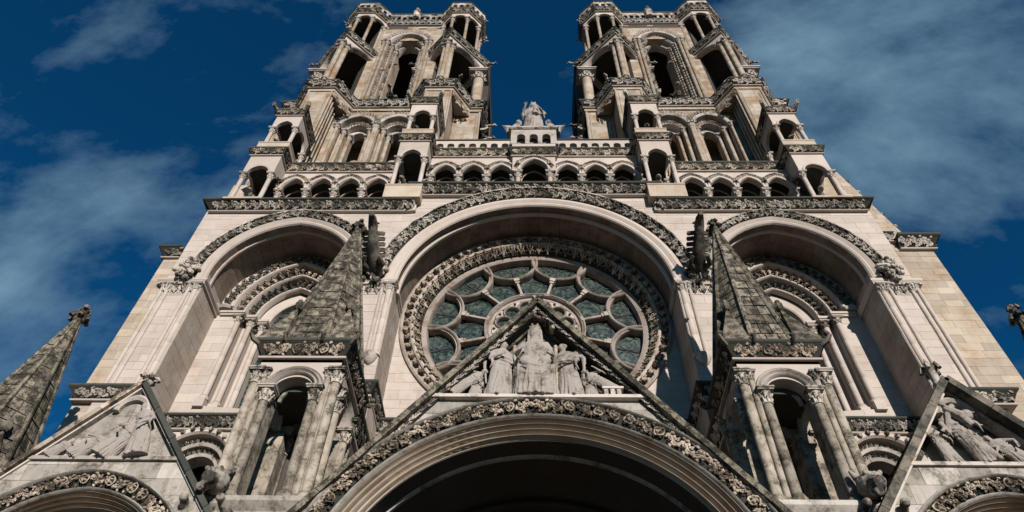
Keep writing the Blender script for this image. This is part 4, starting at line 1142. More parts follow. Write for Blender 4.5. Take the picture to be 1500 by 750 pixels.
    ashlar(pool, 0, 0, 46, 61.2, 3.6, lx=lambda z: -13.08, rx=lambda z: ox - hb(z), backing=bk, Mx=Mx, mat='tower', course=.5, blen=.8)
    ashlar(pool, 0, 0, 46, 61.2, 3.6, lx=lambda z: ox + hb(z), rx=lambda z: -7.62, backing=bk, Mx=Mx, mat='tower', course=.5, blen=.8)
    bk.box(-13.08, ox - hwb, 3.9, 4.6, 46, 61.2); bk.box(ox + hwb, -7.62, 3.9, 4.6, 46, 61.2); bk.box(-13.08, -7.62, 3.88, 4.6, zs + 1.2, 61.2)
    bk.build('belfry_wall', 'tower', t)
    b = MB(Mx)      # remaining sides of the octagon, each a slab
    O = oct_
    for k in range(8):
        p, q = np.array(O[k]), np.array(O[(k + 1) % 8])
        if abs(p[1] - q[1]) < .01 and p[1] < oy: continue
        c = np.array([ox, oy]); v = [p, q, c + (q - c) * .9, c + (p - c) * .9]
        back_side = (p[1] + q[1]) / 2 < oy + 1
        if back_side:      # tall opening in each side but the rear ones
            m0, m1 = p + (q - p) * .2, p + (q - p) * .8
            b.hprism([p, m0, c + (m0 - c) * .9, c + (p - c) * .9], 46, 61.2); b.hprism([m1, q, c + (q - c) * .9, c + (m1 - c) * .9], 46, 61.2)
            b.hprism([m0, m1, c + (m1 - c) * .9, c + (m0 - c) * .9], 58.5, 61.2)
        else: b.hprism(v, 46, 61.2)
    b.hprism([tuple(p) for p in O], 60.6, 61.4)
    b.build('belfry_side', 'vault', t)  # walls behind the turrets coloured dark in place of shade
    fl_ = MB(Mx); fl_.box(ox - 3.6, ox + 3.6, 9.8, 10.0, 46, 60.5); fl_.build('belfry_dark_sheet', 'dark', t)  # near-black sheet standing in for the shade inside the belfry
    # opening: recessed orders with shafts and leaf strips
    for i, (hw, y) in enumerate(((1.50, 3.6), (1.20, 4.05), (0.92, 4.5))):
        P, Nn = archpath(ox, zs, hw, hw * 1.25, 12)
        b = MB(Mx); b.sweep(P, Nn, [(-.02, y + .5), (-.02, y - .03), (.06, y - .1), (.16, y - .1), (.2, y - .02), (.33, y - .02), (.33, y + .5)])
        o = b.build('arch_order', 'carved_pale', t, smooth=True)
        b = MB(Mx)
        if i == 0: archfrieze(b, P, Nn, .25, .6, y, .22, 'leaf', .8)
        if i == 1: archfrieze(b, P, Nn, .0, .3, y - .06, .2, 'leaf', .8)
        b.build('carved_order', 'carved_pale' if i == 0 else 'carved', o)
        b = MB(Mx)
        for e in (-1, 1):
            xa, xb = sorted((ox + e * hw, ox + e * (hw + .36)))
            if i > 0: b.box(xa, xb, y, y + .6, 46, zs)
        if i == 2:
            for e in (-1, 1):
                xa, xb = sorted((ox + e * .95, ox + e * 1.3)); b.box(xa, xb, 5.1, 5.9, 46, zs)
        b.build('opening_jamb', 'warm', t)
        for e in (-1, 1):
            for dx in ((.12, .42) if i == 0 else (.12,)):
                column(t, S(ox + e * (hw + dx)), y - .07, 46.1, zs + .05, .13, 'tower', 'carved_pale', ck=1.1)
        if i in (0, 1):
            for e in (-1, 1):
                b = MB(Mx); x_ = ox + e * (hw - .12)
                for k in range(26):
                    z = 46.3 + k * .44; b.ball((x_, y + .16, z), .11, (1, 1, 1.2), 5, 4); b.tube([(x_, y + .2, z - .15), (x_ - e * .08, y + .02, z + .1)], .05, 4)
                b.build('leaf_strip', 'carved', t)
    # cornice and balustrade on top of the belfry
    topplan = [tuple(O[k]) for k in range(8)]
    f5, f6 = (-13.05, 3.6), (-7.65, 3.6)
    cornice(t, FM([f5, f6]), 62.15, 0.68, .28, mat='carved_pale', aspect=1.1, body='carved_pale', depth=.2)
    balustrade(t, -12.5, -7.9, 3.36, 62.2, 63.5, 9, Mx, 'carved', th=.2)
    fin = MB(Mx); fin.lathe([(.34, 62.2), (.34, 63.4), (.42, 63.5), (.24, 63.7), (.28, 64.0), (.02, 64.7)], -10.2, 3.3, 8); fin.ball((-10.2, 3.1, 64.0), .2); fin.build('finial', 'carved', t)
    # ---- corner turrets
    for (tx, ty, lx, ly) in ((-6.42, 4.45, -6.15, 4.35), (-14.55, 4.45, -14.3, 4.3)):
        hd = 2.65
        zc0, zcap, zt = 46.1, 53.0, 55.55
        rot = rotz(math.pi / 4, tx, ty); RM = rot if Mx is None else MIR @ rot
        a = hd / math.sqrt(2)      # half side
        wl = MB(RM); FR = MB(RM)
        for k in range(4):
            Mk = (MIR if Mx is not None else np.eye(4)) @ rotz(math.pi / 4 + k * math.pi / 2, tx, ty)
            b = MB(Mk)
            face_arch(b, tx - a + .002 * k, tx + a - .002 * k, 0, 54.6 + .002 * k, tx + .1, zcap, a - .55, 1.25, ty - a, ty - a + .35)
            b.build('turret_wall', 'pale', t)
            P, Nn = archpath(tx + .1, zcap, a - .55, 1.25, 9)
            b = MB(Mk); b.sweep(P, Nn, [(-.02, ty - a + .3), (-.02, ty - a - .02), (.06, ty - a - .1), (.14, ty - a - .02), (.2, ty - a - .08), (.27, ty - a), (.27, ty - a + .1)])
            b.build('arch_moulding', 'carved_pale', t, smooth=True)
        P4 = [(tx - a, ty - a), (tx + a, ty - a), (tx + a, ty + a), (tx - a, ty + a)]
        P4w = [tuple((rot @ np.array([x, y, 0, 1]))[:2]) for x, y in P4]
        Pw = [(S(x), y) for x, y in P4w]
        if s > 0: Pw = Pw[::-1]
        cornice(t, Pw, zt, .74, .30, closed=True, mat='carved', aspect=1.3, depth=.22)
        b = MB(Mx); b.hprism(P4w, zt - .9, zt - .03); b.build('turret_floor', 'soot_shade', t)  # turret's inner shade put into this dark colour
        for k, (x, y) in enumerate(P4w):
            near = k == 0
            d = np.array([tx - x, ty - y]); d /= np.linalg.norm(d); px, py = x + d[0] * .42, y + d[1] * .42
            if near:
                zb_ = 47.2
                b = MB(Mx); q = np.array([px, py]); b.hprism([(px + .42 * math.cos(g_), py + .42 * math.sin(g_)) for g_ in np.linspace(0, 2 * math.pi, 5)[:-1] - math.pi / 2], 46.1, 53.3)
                b.hprism([(px + .62 * math.cos(g_), py + .62 * math.sin(g_)) for g_ in np.linspace(0, 2 * math.pi, 5)[:-1] - math.pi / 2], 53.3, 53.5)
                b.hprism([(px + .68 * math.cos(g_), py + .68 * math.sin(g_)) for g_ in np.linspace(0, 2 * math.pi, 5)[:-1] - math.pi / 2], 46.15, 46.9)
                b.build('corner_pier', 'tower', t)
                for dx, dy in ((-.28, -.08), (.28, -.08), (0, -.4)):
                    column(t, S(px + dx), py + dy, 46.9, 53.35, .17, 'tower', 'carved_pale', ck=.9)
            else:
                column(t, S(px), py, 46.1, zcap + .05, .40, 'tower', 'carved_pale', ck=.75)
            if k == 0 or True:
                inst('gargoyle', GARG, t, (S(x), y, zt - .25), 0, .6, None, eul=(0, 0, math.atan2(-(ty - y), (S(tx) - S(x))) if False else math.atan2((y - ty), (S(x) - S(tx))) + math.pi / 2)) if k != 0 else None
        # upper lantern
        ra = 1.72; r8 = ra / math.cos(math.pi / 8)
        for k in range(8):
            an_ = math.pi / 8 + k * math.pi / 4
            column(t, S(lx + (r8 - .2) * math.cos(an_)), ly + (r8 - .2) * math.sin(an_), zt + .05, 60.9, .13, 'tower', 'carved_pale', ck=1.2)
            Mk = (MIR if Mx is not None else np.eye(4)) @ rotz(k * math.pi / 4, lx, ly)
            sdw = ra * math.tan(math.pi / 8)
            b = MB(Mk); face_arch(b, lx - sdw, lx + sdw, 0, 61.6, lx, 60.75, sdw - .14, .6, ly - ra, ly - ra + .2); b.build('lantern_wall', 'pale', t)
            # balustrade panel
            balustrade(t, lx - sdw - .1, lx + sdw + .1, ly - ra - .26, 62.45, 63.5, 3, Mk, 'carved', name='parapet', th=.12)
        Poc = [(lx + r8 * math.cos(math.pi / 8 + k * math.pi / 4), ly + r8 * math.sin(math.pi / 8 + k * math.pi / 4)) for k in range(8)]
        Pw = [(S(x), y) for x, y in Poc]
        if s > 0: Pw = Pw[::-1]
        cornice(t, Pw, 62.4, .64, .3, closed=True, mat='carved_warm', aspect=1.3, depth=.2)
        b = MB(Mx); b.hprism(Poc, 61.62, 62.38); b.build('lantern_ceiling', 'soot_shade', t)  # shade inside the lantern painted as a dark ceiling
        for k in (0, 1, 3, 5, 6, 7):
            x, y = Poc[k]; inst('crocket', CRK, t, (S(x), y, 62.3), eul=(0, 0, math.atan2(y - ly, S(x) - S(lx)) + math.pi / 2), s=1.2)
        xo = 7 if tx > -10 else 3
        for k in (xo, (xo + (1 if tx > -10 else 1)) % 8):
            x, y = Poc[k]; inst('gargoyle', GARG, t, (S(x), y, 61.9), eul=(0, 0, math.atan2(y - ly, S(x) - S(lx)) + math.pi / 2), s=.4)
        inst('foliage_boss', BOSS, t, (S(tx + 1.0), ty - 2.2, 46.2), s=.9)
    # crockets and beasts climbing the inner and outer free edges
    for k in range(7):
        for x, rz in ((-3.5, math.pi / 2), (-17.35, -math.pi / 2)):
            inst('crocket', CRK, t, (S(x), 4.2 + .15 * (k % 2), 36.5 + k * 1.25), eul=(0, 0, rz * (1 if s < 0 else -1)), s=1.25)
    for z in (40.0, 44.2, 46.0):
        inst('gargoyle', GARG, t, (S(-3.45), 5.0, z), eul=(0, 0, (math.pi / 2) * (1 if s < 0 else -1)), s=.55)
    inst('gargoyle', GARG, t, (S(-5.4), 2.2, 47.2 - 1.0), eul=(0, 0, .5 * (1 if s < 0 else -1)), s=.7)
    inst('gargoyle', GARG, t, (S(-9.95), 3.1, 46.5), eul=(0.3, 0, 0), s=.8)
    pool.build(t, 'stone', 240)
    return t
tower(-1, 'left bell tower of the cathedral with tall belfry opening and open corner turrets')
tower(1, 'right bell tower of the cathedral with tall belfry opening and open corner turrets')

# gargoyles above the piers of the front
for s, sd in ((-1, 'left'), (1, 'right')):
    b = MB(); X = s * 6.85
    b.tube([(X, .1, 23.45), (X, -.5, 23.62), (X, -1.1, 23.9), (X, -1.7, 24.3), (X, -2.1, 24.62)], [.3, .34, .28, .22, .17], 8)
    b.tube([(X, -1.9, 24.5), (X, -2.3, 24.66), (X, -2.55, 24.6)], [.22, .17, .1], 7)
    for e in (-1, 1):
        b.tube([(X + e * .2, -.5, 23.5), (X + e * .42, -.8, 23.45), (X + e * .3, -1.1, 23.6)], [.16, .12, .09], 6)
        b.tube([(X + e * .12, -2.0, 24.7), (X + e * .2, -1.85, 24.86)], [.08, .03], 5)
        for i in range(5): b.tube([(X + e * .15, -.9 - .2 * i, 23.9 + .12 * i), (X + e * .42, -.8 - .2 * i, 24.0 + .12 * i), (X + e * .36, -.6 - .2 * i, 24.15 + .12 * i)], [.11, .10, .04], 5)
    g_ = b.build('gargoyle', 'carved_dark', None, smooth=True)
    tag(g_, 'dark stone gargoyle leaning out over the pier %s of the rose window' % sd, 'gargoyle', 'gargoyles over the piers')

# ================================================================== pinnacles with spires
CRKD = CRK.copy(); CRKD.materials[0] = M['carved_dark']
def pinnacle(label, cx, cy, half, z0, zb, zsp, ztip, zcap=None, hsp=None, arch=True):
    t = thing('pinnacle', label, 'pinnacle', (cx, cy, z0), 'spired pinnacles between the porches')
    pool = Pool()
    zcap = zcap or 13.12
    if arch:
        b = MB(); b.box(cx - half, cx + half, cy - half, cy + half, z0, 9.3); b.plan([(cx - half, cy + half), (cx - half, cy - half), (cx + half, cy - half), (cx + half, cy + half)], [(-.2, 9.74), (.24, 9.74), (.26, 9.6), (.12, 9.4), (.1, 9.2), (-.2, 9.2)], True); b.box(cx - half + .05, cx + half - .05, cy - half + .05, cy + half - .05, 9.1, 9.5)
        b.build('plinth', 'grey', t)
        pw = 0.60
        for ex in (-1, 1):
            for ey in (-1, 1):
                x, y = cx + ex * (half - pw / 2), cy + ey * (half - pw / 2)
                for Mk, x0 in ((None, 0),):
                    bk = MB(); ashlar(pool, x - pw / 2, x + pw / 2, 9.5, 13.15, y - pw / 2, backing=bk, mat='pinnacle', course=.5, blen=.8)
                    bk.box(x - pw / 2, x + pw / 2, y - pw / 2 + .26, y + pw / 2, 9.5, 13.15); bk.build('corner_pier', 'pinnacle', t)
                # clustered shafts on the outer angle and beside the opening
                o_ = half - .03
                column(t, cx + ex * o_, cy + ey * o_, 9.75, 13.92, .13, 'pinnacle', 'carved', ck=1.25)
                column(t, cx + ex * (half - .27), cy + ey * (half + .0), 9.75, 13.92, .085, 'pinnacle', 'carved', ck=1.25)
                column(t, cx + ex * (half - pw + .10), cy + ey * (half + .02), 9.75, zcap + .1, .13, 'pinnacle', 'carved', ck=1.25)
                column(t, cx + ex * (half + .02), cy + ey * (half - pw + .10), 9.75, zcap + .1, .12, 'pinnacle', 'carved', ck=1.25)
        for k in range(4):
            Mk = rotz(k * math.pi / 2, cx, cy); b = MB(Mk)
            aw = half - pw + .02
            face_arch(b, cx - half + .003 * k, cx + half - .003 * k, 0, zb + .003 * k, cx, zcap, aw, aw * .95, cy - half, cy - half + .4)
            b.build('arch_wall', 'pale', t)
            P, Nn = archpath(cx, zcap + .1, aw, aw * .95, 10)
            b = MB(Mk); y = cy - half
            b.sweep(P, Nn, [(-.03, y + .3), (-.03, y - .03), (.03, y - .10), (.09, y - .04), (.14, y - .12), (.20, y - .04), (.24, y - .08), (.28, y + .02), (.28, y + .1)])
            b.build('arch_moulding', 'carved_pale', t, smooth=True)
            b = MB(Mk); P, Nn = archpath(cx, zcap, aw - .2, aw * .85, 10); b.sweep(P, Nn, [(.02, y + .5), (.02, y + .42), (.12, y + .42), (.12, y + .5)]); b.build('inner_arch', 'grey', t)
    else:
        b = MB(); b.box(cx - half, cx + half, cy - half, cy + half, z0, zb); b.build('shaft_block', 'grey', t)
    P = [(cx - half, cy + half), (cx - half, cy - half), (cx + half, cy - half), (cx + half, cy + half)]
    cornice(t, P, zsp, zsp - zb, .32, closed=True, mat='carved_warm', tile='mix', aspect=.95, body='pale')
    b = MB(); b.box(cx - half, cx + half, cy - half, cy + half, zb - .1, zsp - .02); b.build('cornice_core', 'pale', t)
    if arch: b = MB(); b.box(cx - half + .4, cx + half - .4, cy - half + .4, cy + half - .4, zcap + .35, zb); b.build('ceiling', 'soot_shade', t)  # dark colour paints the shade inside the pinnacle
    # octagonal spire in stone courses
    ro = (half + .16) / math.cos(math.pi / 8); H = ztip - zsp; course = H / 15
    def ring8(z): 
        r = ro * (1 - (z - zsp) / H) * .97 + .07; return [(cx + r * math.cos(math.pi / 8 + k * math.pi / 4), cy + r * math.sin(math.pi / 8 + k * math.pi / 4)) for k in range(8)]
    b = MB(); v = [(x, y, zsp) for x, y in ring8(zsp)] + [(x, y, ztip - .1) for x, y in ring8(ztip - .1)]
    v = [(cx + (x - cx) * .97, cy + (y - cy) * .97, z) for x, y, z in v]
    b.add(v, [(i, (i + 1) % 8, (i + 1) % 8 + 8, i + 8) for i in range(8)] + [tuple(range(8, 16))]); sp = b.build('spire', 'jointdark', t)
    for k in range(8):
        z = zsp + .0; j = 0
        while z < ztip - .3:
            h = course * rng.uniform(.85, 1.15); z2 = min(z + h, ztip - .12)
            a0, a1 = ring8(z), ring8(z2)
            p0, p1, q0, q1 = [np.array(q) for q in (a0[k], a0[(k + 1) % 8], a1[k], a1[(k + 1) % 8])]
            wdt = np.linalg.norm(p1 - p0); nst = 3 if wdt > 1.05 else 2 if wdt > .5 else 1
            cut = [0] + sorted(rng.uniform(.25, .45) + .32 * i if nst == 3 else rng.uniform(.35, .65) for i in range(nst - 1)) + [1]
            for u0, u1 in zip(cut[:-1], cut[1:]):
                g1 = .018 / max(wdt, .1)
                vv = []
                out_ = ((p0 + p1) / 2 - np.array([cx, cy])); out_ = out_ / np.linalg.norm(out_) * rng.uniform(-.004, .018)
                for (A, B_, zz) in ((p0, p1, z + .018), (q0, q1, z2 - .018)):
                    for u in (u0 + g1, u1 - g1):
                        p = A + (B_ - A) * u; vv.append((p[0] + out_[0], p[1] + out_[1], zz)); c_ = p * .96 + np.array([cx, cy]) * .04; vv.append((c_[0], c_[1], zz))
                m = MB(); m.add(vv, [(0, 2, 6, 4), (0, 4, 5, 1), (2, 3, 7, 6), (0, 1, 3, 2), (4, 6, 7, 5)], rng.random())
                if k in (3, 4, 5, 6, 7): m.build('stone', 'spire', sp)
                else: m.build('stone', 'spire', sp)
            z = z2
    for k in range(8):      # ribs along the angles
        a0, a1 = ring8(zsp)[k], ring8(ztip - .1)[k]
        b = MB(); b.tube([(a0[0], a0[1], zsp), (a1[0], a1[1], ztip - .1)], [.085, .05], 6); b.build('rib', 'spire', sp)
    for ex in (-1, 1):
        for ey in (-1, 1):
            x, y = cx + ex * (half - .12), cy + ey * (half - .12); a = .42
            b = MB(); b.add([(x - a, y - a, zsp), (x + a, y - a, zsp), (x + a, y + a, zsp), (x - a, y + a, zsp), (x - ex * .22, y - ey * .22, zsp + 2.0)], [(0, 1, 4), (1, 2, 4), (2, 3, 4), (3, 0, 4)])
            b.build('corner_pyramid', 'spire', t)
            q = MB(); q.ball((x - ex * .22, y - ey * .22, zsp + 2.05), .16, (1, 1, 1.2), 6, 5); q.ball((x - ex * .22, y - ey * .22, zsp + 2.25), .1); q.build('finial', 'carved_dark', t)
            inst('crocket', CRKD, t, (cx + ex * (half + .25), cy + ey * (half + .25), zsp - .12), eul=(0, 0, math.atan2(ey, ex) + math.pi / 2), s=.8)
    for ex in (-.5, .45): inst('crocket', CRKD, t, (cx + ex * half, cy - half - .25, zsp - .1), s=.6)
    f = MB(); z = ztip - .15
    f.lathe([(.1, z), (.2, z + .08), (.2, z + .16), (.12, z + .26), (.12, z + .5), (.16, z + .56), (.05, z + .62)], cx, cy, 8)
    for k in range(6):
        g_ = k * math.pi / 3; f.tube([(cx, cy, z + .18), (cx + .24 * math.cos(g_), cy + .24 * math.sin(g_), z + .28), (cx + .3 * math.cos(g_), cy + .3 * math.sin(g_), z + .12)], [.1, .1, .08], 5)
        if k % 2: f.tube([(cx, cy, z + .55), (cx + .17 * math.cos(g_), cy + .17 * math.sin(g_), z + .66), (cx + .2 * math.cos(g_), cy + .2 * math.sin(g_), z + .54)], [.08, .08, .05], 5)
    f.ball((cx, cy, z + .72), .11)
    f.build('finial', 'carved_dark', t, smooth=True)
    return t
pinnacle('tall pinnacle with grey stone spire between the left and central porch gables', -6.80, -3.5, 1.17, -1.6, 14.32, 14.92, 22.15)
pinnacle('tall pinnacle with grey stone spire between the central and right porch gables', 6.80, -3.5, 1.17, -1.6, 14.32, 14.92, 22.15)
pinnacle('grey stone spire at the far left edge beside the left porch gable', -15.25, -3.5, 1.16, -1.6, 9.4, 10.1, 17.2, arch=False)
pinnacle('grey stone spire tip at the far right edge of the picture', 15.65, -3.5, 1.30, -1.6, 9.4, 10.1, 17.3, arch=False)
# the buttress behind each inner pinnacle
for s in (-1, 1):
    b = MB(); b.box(s * 6.85 - 1.0, s * 6.85 + 1.0, -2.2, 0.2, -1.6, 14.0); b.prism([(s * 6.85 - .9, 14), (s * 6.85 - .9, 16.5), (s * 6.85 + .9, 16.5), (s * 6.85 + .9, 14)], -1.3, .2)
    b.build('pier_buttress', 'vault', front)  # coloured dark so the pinnacle opening in front looks shaded
    cornice(front, [(s * 6.85 - 1.0, .2), (s * 6.85 - 1.0, -2.2), (s * 6.85 + 1.0, -2.2), (s * 6.85 + 1.0, .2)], 14.9, .8, .3, mat='carved', aspect=1.0)

# ================================================================== gabled porches
def porch(label, cx, apex, slope, hw_bot, yg, outer, inner, zspring, floor=6.0, name='gabled_porch', fol=.42, mat='grey', baseline=None, carve=True, recess=.28, cn=.08, cy=.26, cm=('spire', 'spire'), tymp=None):
    t = thing(name, label, 'porch', (cx, yg, -1.6), 'gabled porches along the foot of the front')
    pool = Pool(); bk = MB()
    (how, horise), (hiw, hirise) = outer, inner
    RO = lambda z: 0
    def oh(hw, ri, z):
        if z <= zspring: return hw
        if z >= zspring + ri: return 0
        if ri >= hw:
            Rr = (ri * ri + hw * hw) / (2 * hw); d = Rr - hw
            return max(0, math.sqrt(max(0, Rr * Rr - (z - zspring) ** 2)) - d)
        return hw * math.sqrt(max(0, 1 - ((z - zspring) / ri) ** 2))
    rake = lambda z: min(hw_bot, (apex - z) / slope)
    for s in (-1, 1):
        if s < 0: l, r = (lambda z: cx - rake(z)), (lambda z: cx - oh(how - .1, horise - .1, z))
        else: l, r = (lambda z: cx + oh(how - .1, horise - .1, z)), (lambda z: cx + rake(z))
        ashlar(pool, 0, 0, floor, (baseline or apex) - .02, yg, lx=l, rx=r, backing=bk, mat=mat, course=.48, blen=.95)
        if baseline: ashlar(pool, 0, 0, baseline + .02, apex - .25, yg + recess, lx=l if s < 0 else (lambda z: cx), rx=(lambda z: cx) if s < 0 else r, backing=bk, mat=tymp or mat, course=.7, blen=1.4)
    # body behind, roof slabs
    bk.build('gable_wall', 'joint', t)
    core = MB(); Z = np.linspace(floor, apex, 30)
    P = [(cx - rake(z) + .15, z) for z in Z[:-1]] + [(cx, apex - .2)] + [(cx + rake(z) - .15, z) for z in Z[:-1][::-1]]
    Pi = [tuple(p) for p in archpath(cx, zspring, how - .12, horise - .12, 14)[0]]
    poly = [(cx - hw_bot, floor)] + P[1:-1] + [(cx + hw_bot, floor)] + [(Pi[-1][0], floor)] + Pi[::-1] + [(Pi[0][0], floor)]
    core.prism(poly, yg + .55, yg + .9); core.build('gable_core', mat, t)
    rf = MB()
    for s in (-1, 1):
        d = np.array([s * 1.0, -slope]); d /= np.linalg.norm(d); n = np.array([s * slope, 1.0]); n /= np.linalg.norm(n)
        L_ = hw_bot * math.hypot(1, slope)
        A = np.array([cx, apex]); B_ = A + d * L_
        rf.prism([tuple(A - n * .3), tuple(B_ - n * .3), tuple(B_ - n * .05), tuple(A - n * .05)], yg + .3, -.2)
    rf.build('roof', 'spire', t)
    # raking coping in lengths
    for s in (-1, 1):
        d = np.array([s * 1.0, -slope]); d /= np.linalg.norm(d); n = np.array([s * slope, 1.0]); n /= np.linalg.norm(n)
        L_ = hw_bot * math.hypot(1, slope); k = max(4, int(L_ / 1.1)); A = np.array([cx, apex])
        cb = MB()
        for i in range(k):
            p0, p1 = A + d * (L_ * i / k + .008), A + d * (L_ * (i + 1) / k - .008)
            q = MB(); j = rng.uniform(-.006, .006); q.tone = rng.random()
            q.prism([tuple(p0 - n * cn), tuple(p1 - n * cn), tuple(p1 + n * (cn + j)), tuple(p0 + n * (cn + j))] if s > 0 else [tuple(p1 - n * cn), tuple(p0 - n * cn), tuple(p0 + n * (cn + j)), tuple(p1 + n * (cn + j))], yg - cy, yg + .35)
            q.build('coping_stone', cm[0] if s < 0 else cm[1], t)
        b = MB(); p0, p1 = A - n * (cn + .01) + d * .1, A + d * L_ - n * (cn + .01); rw = .14 if carve else .05
        b.prism([tuple(p0 - n * rw), tuple(p1 - n * rw), tuple(p1), tuple(p0)], yg - .06, yg + .3); b.build('rake_moulding', 'bed' if carve else 'carved_pale', t)
        if not carve: continue
        b = MB(); nn = int(L_ / .34)
        for i in range(nn):
            def fn(v, i=i):
                q = A[None, :] + np.outer((v[:, 0] + i) * L_ / nn, d) - np.outer(.08 + v[:, 1] * .15, n)
                return np.stack([q[:, 0], yg - .06 - v[:, 2] * .10, q[:, 1]], 1)
            stamp(b, 'scroll', fn)
        b.build('carved_rake', 'carved', t)
    # archivolt: foliage band and stepped rolls running back into the porch
    P, Nn = archpath(cx, zspring, how, horise, 30)
    b = MB(); b.sweep(P, Nn, [(-fol, yg + .3), (-fol, yg - .03), (.02, yg - .05), (.04, yg + .3)]); b.build('archivolt_bed', 'bed', t)
    b = MB(); b.sweep(P, Nn, [(.0, yg + .1), (.0, yg - .14), (.05, yg - .2), (.10, yg - .14), (.12, yg + .1)]); b.sweep(P, Nn, [(-fol - .08, yg + .1), (-fol - .08, yg - .08), (-fol - .03, yg - .13), (-fol + .02, yg - .06), (-fol + .02, yg + .1)])
    b.build('hood_mould', mat, t, smooth=True)
    b = MB(); archfrieze(b, P, Nn, -fol, 0.02, yg - .03, .26, 'mix', .88); b.build('carved_archivolt', 'carved_warm', t)
    # mouldings from foliage inward to the inner edge
    steps = 4; P0, _ = P, Nn
    Pi, Ni = archpath(cx, zspring, hiw, hirise, 30)
    Pq = [(a - n * (fol + .08)) for a, n in zip(P, Nn)]
    for i in range(steps):
        u0, u1 = i / steps, (i + 1) / steps
        y0, y1 = yg + .0 + .10 * i, yg + .10 + .10 * i
        A_ = [a + (c - a) * u0 for a, c in zip(Pq, Pi)]; B_ = [a + (c - a) * u1 for a, c in zip(Pq, Pi)]
        b = MB(); v = []; m = len(A_)
        sec = [(0, y0 + .3), (0, y0 + .02), (.12, y0 - .04), (.42, y0 - .07), (.62, y0 - .02), (.70, y0 + .06), (1.0, y0 + .08), (1.0, y0 + .5), (1.0, y0 + .5)]
        b.mi = 0
        for ii in range(m):
            for w_, y in sec: p = A_[ii] + (B_[ii] - A_[ii]) * w_; v.append((p[0], y, p[1]))
        K = len(sec)
        b.add(v, [(ii * K + j, ii * K + j + 1, (ii + 1) * K + j + 1, (ii + 1) * K + j) for ii in range(m - 1) for j in range(K - 1)])
        b.build('arch_moulding', 'warm', t, smooth=True)
    b = MB(); b.sweep(Pi, Ni, [(-.02, yg + .4), (-.02, yg + 4.9), (.2, yg + 4.9), (.2, yg + .4)]); b.build('vault', 'vault', t)
    b = MB(); b.sweep(Pi, Ni, [(-.07, yg + 1.0), (-.02, yg + .97), (.05, yg + 1.0), (.05, yg + 1.1), (-.02, yg + 1.12), (-.07, yg + 1.1)]); b.build('vault_roll', 'grey', t)
    for i in range(5):
        b = MB(); hw2, r2 = hiw - .25 - i * .30, hirise - .25 - i * .28; Pk, Nk = archpath(cx, zspring, hw2, r2, 20)
        b.sweep(Pk, Nk, [(-.02, yg + 3.0 + i * .35), (-.02, yg + 2.95 + i * .35), (.06, yg + 2.9 + i * .35), (.16, yg + 2.95 + i * .35), (.32, yg + 3.2 + i * .35), (.32, yg + 3.6 + i * .35), (-.02, yg + 3.6 + i * .35)]); b.build('portal_order', 'vault', t)
    b = MB(); b.box(cx - hiw, cx + hiw, yg + 4.9, yg + 5.1, -1.6, zspring + hirise + .3); b.build('portal_tympanum', 'vault', t)
    b = MB()
    for s in (-1, 1):
        xa, xb = sorted((cx + s * hiw, cx + s * (hw_bot if hw_bot > how + .1 else how + .1)))
        b = MB(); b.box(xa, xb, yg, yg + 4.9, -1.6, floor); b.build('porch_wall', mat, t)
    pool.build(t, 'stone', 300)
    return t
pc = porch('wide central gabled porch with a carved arch of leaves and seated figure under its peak', 0, 16.1, 1.277, 6.6, -5.2, (5.68, 5.34), (4.78, 4.46), 7.0, floor=7.2, baseline=12.45, recess=.45, tymp='carved_dark')  # dark tympanum backing: the recess shadow is put into its colour
pl = porch('narrow left gabled porch with weathered relief of bending figures', -10.62, 12.92, 1.25, 3.75, -5.2, (3.05, 3.2), (2.55, 2.45), 6.85, floor=6.6, fol=.36, baseline=10.5, carve=False, recess=.10, cn=.07, cy=.16, cm=('carved_warm', 'soot_shade'))
prr = porch('narrow right gabled porch with pale relief of robed figures', 10.62, 12.98, 1.28, 3.75, -5.2, (3.05, 3.25), (2.55, 2.5), 6.85, floor=6.6, fol=.36, mat='grey', baseline=10.5, carve=False, recess=.34, cn=.10, cy=.36, cm=('carved_dark', 'carved_dark'))  # dark copings: crust, with the shaded rake face put into the colour
# ledges under the reliefs
for cx, zb, hw, p in ((0, 12.45, 2.86, pc), (-10.62, 10.5, 1.98, pl), (10.62, 10.5, 1.99, prr)):
    b = MB(); b.box(cx - hw, cx + hw, -5.36 if cx == 0 else -5.28, -4.9, zb - .04, zb + .06); b.build('ledge', 'carved_pale', p)
for p, cx, zt in ((pl, -10.62, 12.92), (prr, 10.62, 12.98), (pc, 0, 16.1)):
    b = MB()
    hgt = 1.0 if cx > 0 else .35
    b.lathe([(.1, zt), (.15, zt + .1), (.10, zt + .2), (.13, zt + hgt * .5), (.2, zt + hgt * .6), (.1, zt + hgt * .7), (.02, zt + hgt)], cx, -5.15, 8)
    for k in range(5):
        a = k * 1.256 + .3; b.tube([(cx, -5.15, zt + hgt * .55), (cx + .2 * math.cos(a), -5.15 + .2 * math.sin(a), zt + hgt * .7), (cx + .25 * math.cos(a), -5.15 + .25 * math.sin(a), zt + hgt * .5)], [.08, .08, .06], 5)
    b.build('finial', 'carved', p, smooth=True)
for cx, zt, p in ((-10.62, 12.55, pl), (10.62, 12.6, prr)):      # little cusped head under the peak
    b = MB(); P, Nn = archpath(cx, zt - .55, .36, .38, 10); b.sweep(P, Nn, [(-.02, -4.9), (-.02, -5.22), (.06, -5.28), (.14, -5.22), (.14, -4.9)]); b.build('cusped_arch', 'carved_pale', p)

